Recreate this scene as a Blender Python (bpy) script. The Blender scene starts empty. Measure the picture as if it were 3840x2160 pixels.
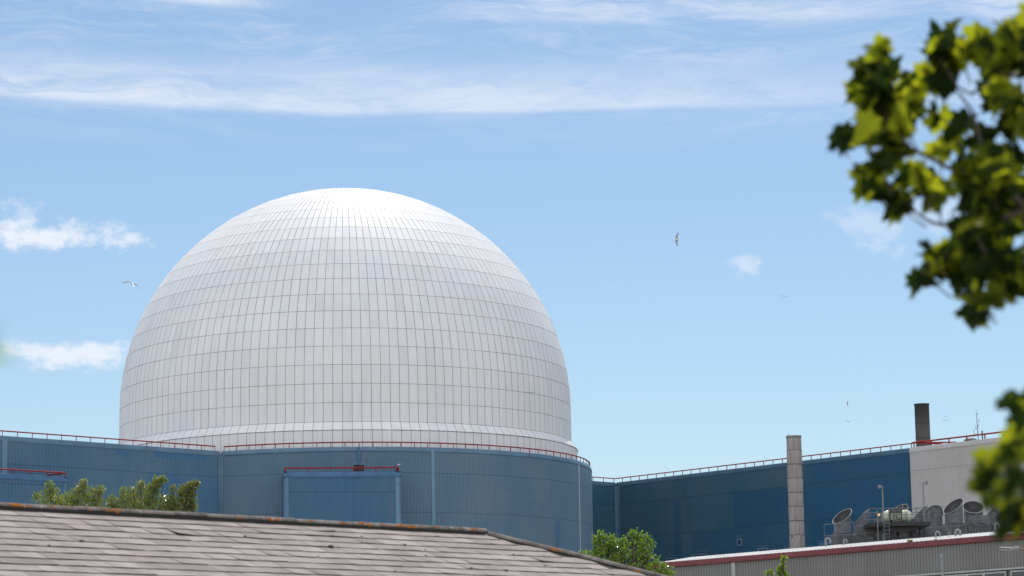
import bpy, bmesh, math, random
from mathutils import Vector, Matrix
R = math.radians
C = bpy.context.scene.collection
SC = bpy.context.scene

# ------------------------------------------------------------------ camera
EYE = Vector((0, 0, 1.7))
FPX, PITCH, ROLL = 10000.0, R(9.4727), R(-0.9651)
FWD = Vector((0, math.cos(PITCH), math.sin(PITCH)))
_u0 = Vector((0, -math.sin(PITCH), math.cos(PITCH)))
RGT = Vector((1, 0, 0)) * math.cos(ROLL) + _u0 * math.sin(ROLL)
UPV = _u0 * math.cos(ROLL) - Vector((1, 0, 0)) * math.sin(ROLL)
cam_d = bpy.data.cameras.new('camera')
cam = bpy.data.objects.new('camera', cam_d)
C.objects.link(cam)
m = Matrix.Identity(4)
for i in range(3):
    m[i][0], m[i][1], m[i][2], m[i][3] = RGT[i], UPV[i], -FWD[i], EYE[i]
cam.matrix_world = m
cam_d.sensor_width = 36
cam_d.lens = FPX / 3840 * 36
cam_d.clip_start, cam_d.clip_end = 0.1, 8000
cam_d.dof.use_dof = True
cam_d.dof.focus_distance = 240
cam_d.dof.aperture_fstop = 4.4
SC.camera = cam

def at(x, y, Y):
    """survey: the point at range Y (metres north) seen at photo pixel x, y"""
    d = FWD + RGT * ((x - 1920) / FPX) - UPV * ((y - 1080) / FPX)
    return EYE + d * (Y / d.y)

# ------------------------------------------------------------------ sun, sky, exposure
SUN_EL, SUN_AZ = R(57), R(5)          # azimuth from +Y towards +X
sd = Vector((math.sin(SUN_AZ) * math.cos(SUN_EL), math.cos(SUN_AZ) * math.cos(SUN_EL), math.sin(SUN_EL)))
sl = bpy.data.lights.new('sun', 'SUN')
sl.energy, sl.angle, sl.color = 2.7, R(0.53), (1.0, 0.95, 0.87)
so = bpy.data.objects.new('sun', sl)
so.rotation_euler = sd.to_track_quat('Z', 'Y').to_euler()
so.location = (0, 100, 120)
C.objects.link(so)
SC.view_settings.view_transform = 'Standard'
SC.view_settings.look = 'None'
SC.view_settings.exposure = 0.12
SC.view_settings.gamma = 1

class NT:
    """small node builder"""
    def __init__(s, nt):
        s.nt = nt
        nt.nodes.clear()
    def n(s, t, **kw):
        nd = s.nt.nodes.new(t)
        for k, v in kw.items():
            setattr(nd, k, v)
        return nd
    def put(s, sock, v):
        if v is None:
            return
        if isinstance(v, bpy.types.NodeSocket):
            s.nt.links.new(v, sock)
        else:
            sock.default_value = v
    def m(s, op, a, b=None, c=None, clamp=False):
        nd = s.n('ShaderNodeMath', operation=op, use_clamp=clamp)
        s.put(nd.inputs[0], a); s.put(nd.inputs[1], b)
        if c is not None:
            s.put(nd.inputs[2], c)
        return nd.outputs[0]
    def ramp(s, v, lo, hi, a=0.0, b=1.0):
        nd = s.n('ShaderNodeMapRange', interpolation_type='SMOOTHSTEP')
        s.put(nd.inputs[0], v)
        for i, q in enumerate((lo, hi, a, b)):
            s.put(nd.inputs[1 + i], q)
        return nd.outputs[0]
    def xyz(s, x, y, z=0.0):
        nd = s.n('ShaderNodeCombineXYZ')
        s.put(nd.inputs[0], x); s.put(nd.inputs[1], y); s.put(nd.inputs[2], z)
        return nd.outputs[0]
    def sep(s, v):
        nd = s.n('ShaderNodeSeparateXYZ')
        s.put(nd.inputs[0], v)
        return nd.outputs
    def noise(s, vec, scale, detail=4, rough=0.55, dist=0.0):
        nd = s.n('ShaderNodeTexNoise')
        s.put(nd.inputs['Vector'], vec)
        nd.inputs['Scale'].default_value = scale
        nd.inputs['Detail'].default_value = detail
        nd.inputs['Roughness'].default_value = rough
        nd.inputs['Distortion'].default_value = dist
        return nd.outputs['Fac']
    def white(s, vec):
        nd = s.n('ShaderNodeTexWhiteNoise', noise_dimensions='3D')
        s.put(nd.inputs['Vector'], vec)
        return nd.outputs['Value']
    def mix(s, fac, a, b, mode='MIX'):
        nd = s.n('ShaderNodeMix', data_type='RGBA', blend_type=mode)
        s.put(nd.inputs[0], fac)
        for k, v in ((6, a), (7, b)):
            if isinstance(v, tuple) and len(v) == 3:
                v = (*v, 1)
            s.put(nd.inputs[k], v)
        return nd.outputs[2]
    def scale(s, col, k):
        nd = s.n('ShaderNodeVectorMath', operation='SCALE')
        if isinstance(col, tuple):
            col = col[:3]
        s.put(nd.inputs[0], col); s.put(nd.inputs['Scale'], k)
        return nd.outputs[0]

w = bpy.data.worlds.new('World')
SC.world = w
w.use_nodes = True
n = NT(w.node_tree)
sky = n.n('ShaderNodeTexSky', sky_type='NISHITA')
sky.sun_disc = False
sky.sun_elevation, sky.sun_rotation = SUN_EL, SUN_AZ
sky.altitude, sky.air_density, sky.dust_density, sky.ozone_density = 10, 1.0, 0.45, 3.0
SKY_K = 0.1
g = n.n('ShaderNodeTexCoord').outputs['Generated']
gx, gy, gz = n.sep(g)
az = n.m('ARCTAN2', gx, gy)
el = n.m('ARCSINE', gz)
# high thin cirrus in long bands
warp = n.noise(n.xyz(n.m('MULTIPLY', az, 5.0), n.m('MULTIPLY', el, 14.0), 3.1), 1.0, 3)
elw = n.m('ADD', el, n.m('MULTIPLY', n.m('SUBTRACT', warp, 0.5), 0.016))
elw = n.m('ADD', elw, n.m('MULTIPLY', az, 0.02))
swx = n.noise(n.xyz(n.m('MULTIPLY', az, 9.0), n.m('MULTIPLY', el, 22.0), 6.6), 1.0, 4, 0.6)
els = n.m('ADD', elw, n.m('MULTIPLY', n.m('SUBTRACT', swx, 0.5), 0.03))
ci_a = n.noise(n.xyz(n.m('MULTIPLY', az, 8.0), n.m('MULTIPLY', els, 55.0), 1.7), 1.0, 9, 0.66, 0.5)
ci_b = n.noise(n.xyz(n.m('ADD', n.m('MULTIPLY', az, 26.0), n.m('MULTIPLY', swx, 6.0)), n.m('MULTIPLY', els, 210.0), 8.3), 1.0, 7, 0.66, 0.8)
wisps = n.m('ADD', n.m('MULTIPLY', ci_a, 0.68), n.m('MULTIPLY', ci_b, 0.32))
def band(e0, e1, soft0, soft1):
    return n.m('MULTIPLY', n.ramp(elw, e0 - soft0, e0 + soft0), n.ramp(elw, e1 + soft1, e1 - soft1))
def span(a0, a1, soft):
    return n.m('MULTIPLY', n.ramp(az, a0 - soft, a0 + soft), n.ramp(az, a1 + soft, a1 - soft))
CI_LO = n.m('MULTIPLY', n.m('MULTIPLY', band(0.2318, 0.2465, 0.0022, 0.012), n.ramp(wisps, 0.22, 0.66)), n.ramp(az, 0.16, -0.02, 0.34, 0.86))
CI_HI = n.m('MULTIPLY', n.m('MULTIPLY', band(0.2625, 0.33, 0.003, 0.02), n.ramp(wisps, 0.34, 0.70)), n.m('MULTIPLY', span(-0.035, 0.15, 0.03), 0.8))
CI_TL = n.m('MULTIPLY', n.m('MULTIPLY', band(0.2690, 0.33, 0.002, 0.02), n.ramp(wisps, 0.30, 0.58)), n.m('MULTIPLY', span(-0.16, -0.095, 0.03), 0.8))
CI_RT = n.m('MULTIPLY', n.m('MULTIPLY', band(0.2560, 0.33, 0.004, 0.02), n.ramp(wisps, 0.42, 0.64)), n.m('MULTIPLY', span(0.175, 0.30, 0.012), 0.7))
CI_ALL = n.m('MULTIPLY', n.ramp(elw, 0.212, 0.240), n.ramp(wisps, 0.40, 0.72, 0.0, 0.5))
cirrus = n.m('MAXIMUM', n.m('MAXIMUM', CI_LO, CI_HI), n.m('MAXIMUM', n.m('MAXIMUM', CI_TL, CI_RT), CI_ALL))
# small fair-weather cumulus low down
cu_n = n.noise(n.xyz(n.m('MULTIPLY', az, 38.0), n.m('MULTIPLY', el, 62.0), 5.0), 1.0, 7, 0.6, 0.2)
cu_f = n.noise(n.xyz(n.m('MULTIPLY', az, 120.0), n.m('MULTIPLY', el, 170.0), 2.0), 1.0, 5, 0.6)
cu = None
for (x, y, hw, hh, k) in ((110, 885, 400, 75, 1.0), (60, 840, 150, 80, 1.0), (300, 1325, 300, 62, 0.95), (120, 1310, 120, 45, 0.8),
                          (3290, 850, 190, 110, 0.36), (3480, 800, 180, 90, 0.35), (2825, 1000, 140, 84, 0.5), (2310, 1080, 90, 50, 0.2)):
    d = at(x, y, 1000) - EYE
    a0, e0 = math.atan2(d.x, d.y), math.asin(d.z / d.length)
    dx = n.m('DIVIDE', n.m('SUBTRACT', az, a0), hw / FPX)
    dy = n.m('DIVIDE', n.m('SUBTRACT', el, e0), hh / FPX)
    rr = n.m('ADD', n.m('MULTIPLY', dx, dx), n.m('MULTIPLY', dy, dy))
    body = n.m('SUBTRACT', 1.0, n.m('SQRT', rr))
    v = n.m('ADD', n.m('SUBTRACT', body, 0.55 if hw < 145 and x > 2000 else 0.0), n.m('ADD', n.m('MULTIPLY', n.m('SUBTRACT', cu_n, 0.5), 3.4), n.m('MULTIPLY', n.m('SUBTRACT', cu_f, 0.5), 1.5)))
    v = n.m('MULTIPLY', n.m('MULTIPLY', n.ramp(v, 0.0, 0.85), k), n.ramp(rr, 2.4, 1.0))
    cu = v if cu is None else n.m('MAXIMUM', cu, v)
cloud = n.m('MAXIMUM', cirrus, cu)
skyc = n.mix(1.0, sky.outputs[0], (1.0, 1.0, 1.0), 'MULTIPLY')
skyc = n.scale(n.mix(1.0, skyc, (0.95, 1.0, 1.0), 'MULTIPLY'), SKY_K)
colr = n.mix(n.m('MULTIPLY', cloud, 0.92), skyc, (0.80, 0.84, 0.92))
# bright clouds added to the unseen sky behind the viewer, to fill shaded fronts
bc = n.noise(g, 2.4, 6, 0.55, 0.2)
bcf = n.m('MULTIPLY', n.ramp(gy, 0.30, -0.15), n.m('MULTIPLY', n.ramp(bc, 0.40, 0.56), n.ramp(gz, 0.0, 0.10)))
colr = n.mix(bcf, colr, (1.24, 1.27, 1.36))
bg = n.n('ShaderNodeBackground')
n.put(bg.inputs[0], colr)
bg.inputs[1].default_value = 1.0
n.nt.links.new(bg.outputs[0], n.n('ShaderNodeOutputWorld').inputs[0])

# ------------------------------------------------------------------ materials
def mat(name, build):
    mt = bpy.data.materials.new(name)
    mt.use_nodes = True
    q = NT(mt.node_tree)
    sh = build(q)
    out = q.n('ShaderNodeOutputMaterial')
    q.nt.links.new(sh, out.inputs[0])
    return mt
def bsdf(q, col, rough=0.5, metal=0.0, spec=0.5, normal=None):
    b = q.n('ShaderNodeBsdfPrincipled')
    if isinstance(col, tuple) and len(col) == 3:
        col = (*col, 1)
    q.put(b.inputs['Base Color'], col)
    q.put(b.inputs['Roughness'], rough)
    q.put(b.inputs['Metallic'], metal)
    b.inputs['Specular IOR Level'].default_value = spec
    if normal is not None:
        q.put(b.inputs['Normal'], normal)
    return b.outputs[0]
def bump(q, h, strength=0.3, dist=0.01):
    b = q.n('ShaderNodeBump')
    b.inputs['Strength'].default_value = strength
    b.inputs['Distance'].default_value = dist
    q.put(b.inputs['Height'], h)
    return b.outputs[0]
def obj_co(q):
    return q.n('ShaderNodeTexCoord').outputs['Object']
def uv_co(q):
    return q.n('ShaderNodeTexCoord').outputs['UV']
def isl(q):
    return q.n('ShaderNodeNewGeometry').outputs['Random Per Island']

def plain(name, col, rough=0.5, metal=0.0, vary=0.15, scale=3.0, spec=0.5, dirt=None, streak=False):
    def b(q):
        co = obj_co(q)
        v = co
        if streak:
            x, y, z = q.sep(co)
            v = q.xyz(x, y, q.m('MULTIPLY', z, 0.12))
        nz = q.noise(v, scale, 6, 0.6)
        c = q.scale(col, q.ramp(nz, 0.25, 0.75, 1 - vary, 1 + vary))
        if dirt:
            n2 = q.noise(v, scale * 2.3, 6, 0.65)
            c = q.mix(q.ramp(n2, 0.52, 0.72), c, dirt)
        return bsdf(q, c, rough, metal, spec)
    return mat(name, b)

def m_dome(q):
    co = obj_co(q)
    x, y, z = q.sep(co)
    r = isl(q)
    st = q.noise(q.xyz(x, y, q.m('MULTIPLY', z, 0.1)), 1.5, 5, 0.6)
    lg = q.noise(co, 0.12, 3)
    k = q.m('ADD', q.m('MULTIPLY', q.m('SUBTRACT', r, 0.5), 0.038), q.m('ADD', q.ramp(st, 0.3, 0.75, 0.02, -0.04), q.ramp(lg, 0.3, 0.7, -0.02, 0.02)))
    warm = q.mix(q.white(q.xyz(r, 2.0, 3.0)), (0.765, 0.755, 0.745), (0.755, 0.758, 0.768))
    c = q.scale(warm, q.m('ADD', 1.0, k))
    c = q.scale(c, q.ramp(q.white(q.xyz(r, 9.0, 1.0)), 0.965, 0.975, 1.0, 0.95))
    sp = q.noise(co, 3.5, 2, 0.4)
    c = q.mix(q.ramp(sp, 0.79, 0.84, 0.0, 0.5), c, (0.30, 0.29, 0.27))
    return bsdf(q, c, 0.55, 0, 0.18)
M_DOME = mat('white_dome_panel', m_dome)
def m_seam(q):
    co = obj_co(q)
    nz = q.noise(co, 0.9, 5, 0.7)
    n2 = q.noise(co, 0.16, 3, 0.5)
    v = q.m('ADD', q.m('MULTIPLY', nz, 0.5), q.m('MULTIPLY', n2, 0.5))
    c = q.mix(q.ramp(v, 0.40, 0.60), (0.07, 0.065, 0.055), (0.36, 0.34, 0.30))
    return bsdf(q, c, 0.8)
M_SEAM = mat('weathered_seam', m_seam)

def clad(name, base, v_major, v_minor, patch, vary=0.12, line=0.5, pitch=0.157, valley_shade=0.22):
    """ribbed coated steel sheet: UV = metres along the wall, metres up"""
    def b(q):
        u, v, _ = q.sep(uv_co(q))
        su = q.m('FLOOR', q.m('DIVIDE', u, 0.9))
        sv = q.m('FLOOR', q.m('DIVIDE', q.m('SUBTRACT', v, v_major), 4.0))
        wn = q.white(q.xyz(su, sv, 4.0))
        wb = q.noise(q.xyz(q.m('MULTIPLY', su, 0.21), q.m('MULTIPLY', sv, 7.7), 1.0), 1.0, 2)
        streak = q.noise(q.xyz(q.m('MULTIPLY', u, 1.6), q.m('MULTIPLY', v, 0.16), 0.0), 1.0, 6, 0.65)
        fine = q.noise(q.xyz(q.m('MULTIPLY', u, 7.0), q.m('MULTIPLY', v, 0.5), 9.0), 1.0, 4, 0.6)
        cloudy = q.noise(q.xyz(u, v, 0.0), 0.13, 4, 0.55)
        k = q.m('ADD', q.m('MULTIPLY', q.m('SUBTRACT', wn, 0.5), vary * 0.45), q.m('MULTIPLY', q.m('SUBTRACT', wb, 0.5), vary * 2.0))
        k = q.m('ADD', k, q.m('MULTIPLY', q.m('SUBTRACT', streak, 0.5), vary * 1.6))
        k = q.m('ADD', k, q.m('MULTIPLY', q.m('SUBTRACT', fine, 0.5), vary * 0.8))
        k = q.m('ADD', k, q.m('MULTIPLY', q.m('SUBTRACT', cloudy, 0.5), vary * 2.2))
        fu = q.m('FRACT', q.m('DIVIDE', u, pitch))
        k = q.m('ADD', k, q.m('MULTIPLY', q.m('LESS_THAN', fu, 0.36), -valley_shade))  # rib shade put into the colour: valleys darkened for more contrast
        c = q.scale(base, q.m('ADD', 1.0, k))
        # chalked, greyer sheets
        gv = sum(base) / 3
        c = q.mix(q.ramp(q.m('ADD', q.m('MULTIPLY', wb, 0.4), q.m('MULTIPLY', cloudy, 0.6)), 0.42, 0.66, 0.0, 0.3), c, (gv * 1.02, gv * 1.1, gv * 1.18))
        # newer replacement sheets keep the stronger blue
        for (u0, u1, v0, v1, col, a) in patch:
            inside = q.m('MULTIPLY', q.m('MULTIPLY', q.m('GREATER_THAN', u, u0), q.m('LESS_THAN', u, u1)),
                         q.m('MULTIPLY', q.m('GREATER_THAN', v, v0), q.m('LESS_THAN', v, v1)))
            c = q.mix(q.m('MULTIPLY', inside, a), c, col)
        # lapped sheet joints and fixing rows
        def rows(pitch, off, width, amount):
            fr = q.m('FRACT', q.m('DIVIDE', q.m('SUBTRACT', v, off), pitch))
            d = q.m('MULTIPLY', q.m('MINIMUM', fr, q.m('SUBTRACT', 1.0, fr)), pitch)
            return q.m('MULTIPLY', q.ramp(d, width, width * 0.4), amount)
        ln = q.m('MAXIMUM', rows(4.0, v_major, 0.055, line), q.m('MULTIPLY', rows(1.27, v_minor, 0.04, line * 0.6), q.ramp(fine, 0.35, 0.6)))
        c = q.mix(ln, c, (base[0] * 0.25, base[1] * 0.3, base[2] * 0.35))
        return bsdf(q, c, 0.45, 0, 0.4)
    return mat(name, b)

M_GALV = plain('weathered_galvanised_steel', (0.155, 0.163, 0.174), 0.65, 0.0, 0.3, 1.7, spec=0.3, dirt=(0.10, 0.095, 0.09))
M_GALVD = plain('grimy_dark_steel', (0.080, 0.084, 0.09), 0.6, 0.0, 0.4, 2.0, dirt=(0.025, 0.024, 0.022))
M_GALVL = plain('pale_galvanised_tube', (0.23, 0.235, 0.24), 0.55, 0.0, 0.2, 3.0)
M_MESH = plain('dark_wire_mesh', (0.016, 0.016, 0.018), 0.9, 0, 0.3, 6.0, spec=0.05)
M_BLACK = plain('black_painted_steel', (0.012, 0.012, 0.014), 0.45, 0, 0.3, 3.0)
M_RED = plain('red_painted_tube', (0.27, 0.016, 0.015), 0.6, 0, 0.25, 1.2, spec=0.25, dirt=(0.20, 0.03, 0.025))
M_REDF = plain('faded_red_fascia', (0.155, 0.027, 0.03), 0.5, 0, 0.22, 0.8, dirt=(0.16, 0.05, 0.05))
M_TRIM = plain('pale_blue_trim', (0.115, 0.222, 0.325), 0.45, 0, 0.16, 0.9, streak=True)
M_TRIMD = plain('deep_blue_trim', (0.035, 0.12, 0.24), 0.45, 0, 0.2, 0.9, streak=True)
M_COPE = plain('blue_coping', (0.082, 0.165, 0.245), 0.4, 0, 0.16, 0.7)
M_DARK = plain('dark_opening', (0.010, 0.013, 0.018), 0.5)
M_ROOFG = plain('grey_roof_membrane', (0.28, 0.28, 0.28), 0.85, 0, 0.2, 0.3)
M_CONC = plain('grey_render', (0.33, 0.32, 0.30), 0.9, 0, 0.18, 0.4)
M_WROOF = plain('white_sheet_roof', (0.52, 0.51, 0.49), 0.55, 0, 0.14, 0.7)
M_CREAM = plain('cream_tank_paint', (0.52, 0.56, 0.40), 0.45, 0, 0.10, 1.2, dirt=(0.40, 0.42, 0.30))
M_FRAME = plain('grey_window_frame', (0.36, 0.36, 0.35), 0.5, 0, 0.1, 2.0)
M_GLASS = plain('dark_window_glass', (0.02, 0.024, 0.028), 0.08, 0, 0.3, 0.5, spec=0.8)
M_TAN = plain('tan_window_blind', (0.30, 0.25, 0.22), 0.7, 0, 0.1, 1.0)
M_GULLW = plain('white_feathers', (0.80, 0.80, 0.80), 0.7, 0, 0.05, 5.0)
M_GULLG = plain('grey_feathers', (0.36, 0.38, 0.42), 0.7, 0, 0.1, 5.0)
M_GULLB = plain('black_feathers', (0.015, 0.016, 0.022), 0.6, 0, 0.1, 5.0)
M_BEAK = plain('yellow_beak', (0.55, 0.35, 0.05), 0.5)
M_BARK = plain('brown_bark', (0.075, 0.058, 0.045), 0.9, 0, 0.4, 9.0)
M_GROUND = plain('grass_and_gravel', (0.33, 0.31, 0.26), 0.95, 0, 0.3, 0.05)
def m_lamp(q):
    e = q.n('ShaderNodeEmission')
    e.inputs[0].default_value = (1.0, 0.72, 0.32, 1)
    e.inputs[1].default_value = 0.9
    return e.outputs[0]
M_LIT = mat('lit_amber_lamp', m_lamp)

def m_stack(col, soot=False):
    def b(q):
        co = obj_co(q)
        x, y, z = q.sep(co)
        st = q.noise(q.xyz(q.m('MULTIPLY', x, 2.2), q.m('MULTIPLY', y, 2.2), q.m('MULTIPLY', z, 0.35)), 1.6, 7, 0.7)
        bl = q.noise(co, 1.1, 5, 0.6)
        r = isl(q)
        c = q.scale(col, q.m('ADD', q.m('MULTIPLY', r, 0.22), q.ramp(st, 0.3, 0.7, 0.72, 1.05)))
        c = q.mix(q.ramp(bl, 0.5, 0.75, 0, 0.5), c, (0.13, 0.115, 0.10))
        if soot:
            c = q.mix(q.ramp(q.m('ADD', z, q.m('MULTIPLY', bl, 1.2)), 5.2, 8.2, 0.0, 0.92), c, (0.022, 0.021, 0.02))
        return bsdf(q, c, 0.6, 0.1, 0.4)
    return b
M_STACK = mat('streaked_pale_cladding', m_stack((0.265, 0.242, 0.222)))
M_STACKD = mat('sooty_grey_cladding', m_stack((0.085, 0.078, 0.068), True))
M_STACKB = plain('rusty_joint', (0.075, 0.058, 0.05), 0.8, 0, 0.4, 3.0)

def m_leaf(c0, c1, c2, transl, rough, spec, veins=False):
    def b(q):
        r = isl(q)
        co = obj_co(q)
        lg = q.noise(co, 1.3, 3)
        c = q.mix(r, c0, c1)
        c = q.mix(q.ramp(q.m('ADD', q.m('MULTIPLY', lg, 0.6), q.m('MULTIPLY', q.white(q.xyz(r, 1.0, 7.0)), 0.4)), 0.55, 0.75), c, c2)
        p = bsdf(q, c, rough, 0, spec)
        t = q.n('ShaderNodeBsdfTranslucent')
        q.put(t.inputs[0], q.mix(1.0, c, transl, 'MULTIPLY'))
        ad = q.n('ShaderNodeAddShader')
        q.nt.links.new(p, ad.inputs[0]); q.nt.links.new(t.outputs[0], ad.inputs[1])
        return ad.outputs[0]
    return b
def m_syc(q):
    r = isl(q)
    r2 = q.white(q.xyz(r, 5.0, 2.0))
    c = q.mix(r, (0.006, 0.013, 0.003), (0.014, 0.024, 0.005))
    p = bsdf(q, c, 0.6, 0, 0.05)
    t = q.n('ShaderNodeBsdfTranslucent')
    q.put(t.inputs[0], q.mix(q.ramp(r2, 0.36, 0.90), (0.012, 0.024, 0.003), (0.34, 0.37, 0.012)))
    ad = q.n('ShaderNodeAddShader')
    q.nt.links.new(p, ad.inputs[0]); q.nt.links.new(t.outputs[0], ad.inputs[1])
    return ad.outputs[0]
M_LEAF_S = mat('sycamore_leaf', m_syc)
M_LEAF_H = mat('small_glossy_leaf', m_leaf((0.030, 0.046, 0.009), (0.10, 0.112, 0.020), (0.15, 0.135, 0.05), (2.2, 2.4, 0.5), 0.2, 0.9))
M_LEAF_G = mat('bright_green_leaf', m_leaf((0.028, 0.055, 0.006), (0.075, 0.115, 0.011), (0.12, 0.14, 0.02), (2.1, 2.2, 0.3), 0.18, 0.9))

def m_slate(q):
    r = isl(q)
    u, v, _ = q.sep(uv_co(q))
    a = q.noise(q.xyz(u, v, q.m('MULTIPLY', r, 40.0)), 3.5, 5, 0.6)
    bgn = q.noise(q.xyz(u, v, 2.0), 0.55, 5, 0.65)
    fl = q.noise(q.xyz(u, v, 7.0), 17.0, 3, 0.6)
    c = q.mix(r, (0.268, 0.224, 0.204), (0.350, 0.298, 0.272))
    c = q.scale(c, q.m('ADD', q.ramp(a, 0.3, 0.7, 0.84, 1.1), q.m('MULTIPLY', q.m('SUBTRACT', fl, 0.5), 0.25)))
    c = q.mix(q.ramp(bgn, 0.44, 0.66, 0.0, 0.75), c, (0.165, 0.140, 0.126))
    sp = q.noise(q.xyz(u, v, 5.0), 6.0, 2, 0.5)
    c = q.mix(q.ramp(sp, 0.74, 0.80, 0.0, 0.8), c, (0.07, 0.065, 0.06))
    return bsdf(q, c, 0.8, 0, 0.3)
M_SLATE = mat('weathered_grey_slate', m_slate)
def m_ridge(q):
    co = obj_co(q)
    r = isl(q)
    a = q.noise(co, 5.0, 6, 0.65)
    l1 = q.noise(co, 1.15, 3, 0.5)
    l2 = q.noise(co, 9.0, 4, 0.6)
    l3 = q.noise(co, 7.0, 3, 0.6)
    c = q.mix(q.ramp(a, 0.3, 0.7), (0.11, 0.093, 0.078), (0.25, 0.222, 0.198))
    c = q.scale(c, q.m('ADD', 0.8, q.m('MULTIPLY', r, 0.4)))
    c = q.mix(q.ramp(l3, 0.66, 0.72, 0, 0.7), c, (0.40, 0.38, 0.34))
    lich = q.ramp(q.m('ADD', q.m('MULTIPLY', l1, 0.62), q.m('MULTIPLY', l2, 0.38)), 0.60, 0.66)
    c = q.mix(q.m('MULTIPLY', lich, 0.8), c, (0.34, 0.13, 0.025))
    return bsdf(q, c, 0.9, 0, 0.2)
M_RIDGE = mat('lichened_ridge_tile', m_ridge)
M_MOSS = plain('dark_moss', (0.035, 0.032, 0.028), 0.95, 0, 0.4, 20.0)
M_LICH = plain('orange_lichen', (0.42, 0.14, 0.018), 0.95, 0, 0.35, 30.0)
M_UNDER = plain('dark_felt_and_edge_shade', (0.03, 0.028, 0.026), 0.9)

# ------------------------------------------------------------------ mesh helpers
class MB:
    def __init__(s):
        s.v, s.f, s.uv, s.mi, s.sm = [], [], [], [], []
    def face(s, pts, uv=None, mi=0, smooth=False):
        k = len(s.v)
        s.v += [tuple(p) for p in pts]
        s.f.append(tuple(range(k, k + len(pts))))
        s.uv += (uv if uv else [(0, 0)] * len(pts))
        s.mi.append(mi); s.sm.append(smooth)
    def grid(s, rows, uvs=None, mi=0, smooth=False, closed=False):
        """rows: list of equally long point lists, welded into a sheet"""
        k, nn = len(s.v), len(rows[0])
        for r in rows:
            s.v += [tuple(p) for p in r]
        for i in range(len(rows) - 1):
            for j in range(nn if closed else nn - 1):
                j2 = (j + 1) % nn
                s.f.append((k + i * nn + j, k + i * nn + j2, k + (i + 1) * nn + j2, k + (i + 1) * nn + j))
                if uvs:
                    s.uv += [uvs[i][j], uvs[i][j2], uvs[i + 1][j2], uvs[i + 1][j]]
                else:
                    s.uv += [(0, 0)] * 4
                s.mi.append(mi); s.sm.append(smooth)
    def poly(s, idx_pts, faces, mi=0, smooth=False):
        k = len(s.v)
        s.v += [tuple(p) for p in idx_pts]
        for f in faces:
            s.f.append(tuple(k + i for i in f))
            s.uv += [(0, 0)] * len(f)
            s.mi.append(mi); s.sm.append(smooth)
    def box(s, c, ax, ay, az_, mi=0):
        """centre + three half-axis vectors"""
        c, ax, ay, az_ = Vector(c), Vector(ax), Vector(ay), Vector(az_)
        P = [c + ax * i + ay * j + az_ * k for k in (-1, 1) for j in (-1, 1) for i in (-1, 1)]
        s.poly(P, [(0, 2, 3, 1), (4, 5, 7, 6), (0, 1, 5, 4), (2, 6, 7, 3), (0, 4, 6, 2), (1, 3, 7, 5)], mi)
    def bbox(s, x0, x1, y0, y1, z0, z1, mi=0):
        s.box(((x0 + x1) / 2, (y0 + y1) / 2, (z0 + z1) / 2), ((x1 - x0) / 2, 0, 0), (0, (y1 - y0) / 2, 0), (0, 0, (z1 - z0) / 2), mi)
    def tube(s, pts, r, nseg=8, mi=0, caps=True):
        pts = [Vector(p) for p in pts]
        rr = r if isinstance(r, (list, tuple)) else [r] * len(pts)
        rows = []
        prev = None
        for i, p in enumerate(pts):
            d = (pts[min(i + 1, len(pts) - 1)] - pts[max(i - 1, 0)]).normalized()
            a = (prev - d * prev.dot(d)) if prev else d.orthogonal()
            if a.length < 1e-6:
                a = d.orthogonal()
            a.normalize()
            prev = a
            b = d.cross(a)
            rows.append([p + (a * math.cos(t) + b * math.sin(t)) * rr[i] for t in [2 * math.pi * k / nseg for k in range(nseg)]])
        s.grid(rows, mi=mi, smooth=True, closed=True)
        if caps:
            s.face(rows[0][::-1], mi=mi); s.face(rows[-1], mi=mi)
    def lathe(s, c, prof, nseg=32, mi=0, smooth=True, a0=0.0, a1=2 * math.pi, cap=False):
        cx, cy = c[0], c[1]
        zz = c[2] if len(c) > 2 else 0
        full = abs(a1 - a0 - 2 * math.pi) < 1e-6
        ks = range(nseg) if full else range(nseg + 1)
        rows = [[(cx + r * math.cos(a0 + (a1 - a0) * k / nseg), cy + r * math.sin(a0 + (a1 - a0) * k / nseg), zz + z) for k in ks] for r, z in prof]
        s.grid(rows, mi=mi, smooth=smooth, closed=full)
        if cap:
            s.face(rows[-1], mi=mi); s.face(rows[0][::-1], mi=mi)
    def build(s, name, mats, parent=None, loc=None):
        me = bpy.data.meshes.new(name)
        off = Vector((0, 0, 0))
        if parent is not None:
            off = world_loc(parent)
        me.from_pydata([tuple(Vector(p) - off) for p in s.v] if parent is not None else s.v, [], s.f)
        uvl = me.uv_layers.new(name='UVMap')
        flat = [c for u in s.uv for c in u[:2]]
        uvl.data.foreach_set('uv', flat)
        me.polygons.foreach_set('material_index', s.mi)
        me.polygons.foreach_set('use_smooth', s.sm)
        for mm in (mats if isinstance(mats, (list, tuple)) else [mats]):
            me.materials.append(mm)
        me.update()
        o = bpy.data.objects.new(name, me)
        C.objects.link(o)
        if parent is not None:
            o.parent = parent
        return o
def world_loc(o):
    p = Vector((0, 0, 0))
    while o is not None:
        p += o.location
        o = o.parent
    return p
def tag(o, label=None, cat=None, group=None, kind=None):
    if label: o['label'] = label
    if cat: o['category'] = cat
    if group: o['group'] = group
    if kind: o['kind'] = kind
    return o
def thing(name, label, cat, loc=(0, 0, 0), group=None):
    o = bpy.data.objects.new(name, None)
    o.empty_display_size = 0.2
    o.location = loc
    C.objects.link(o)
    return tag(o, label, cat, group)

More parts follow.
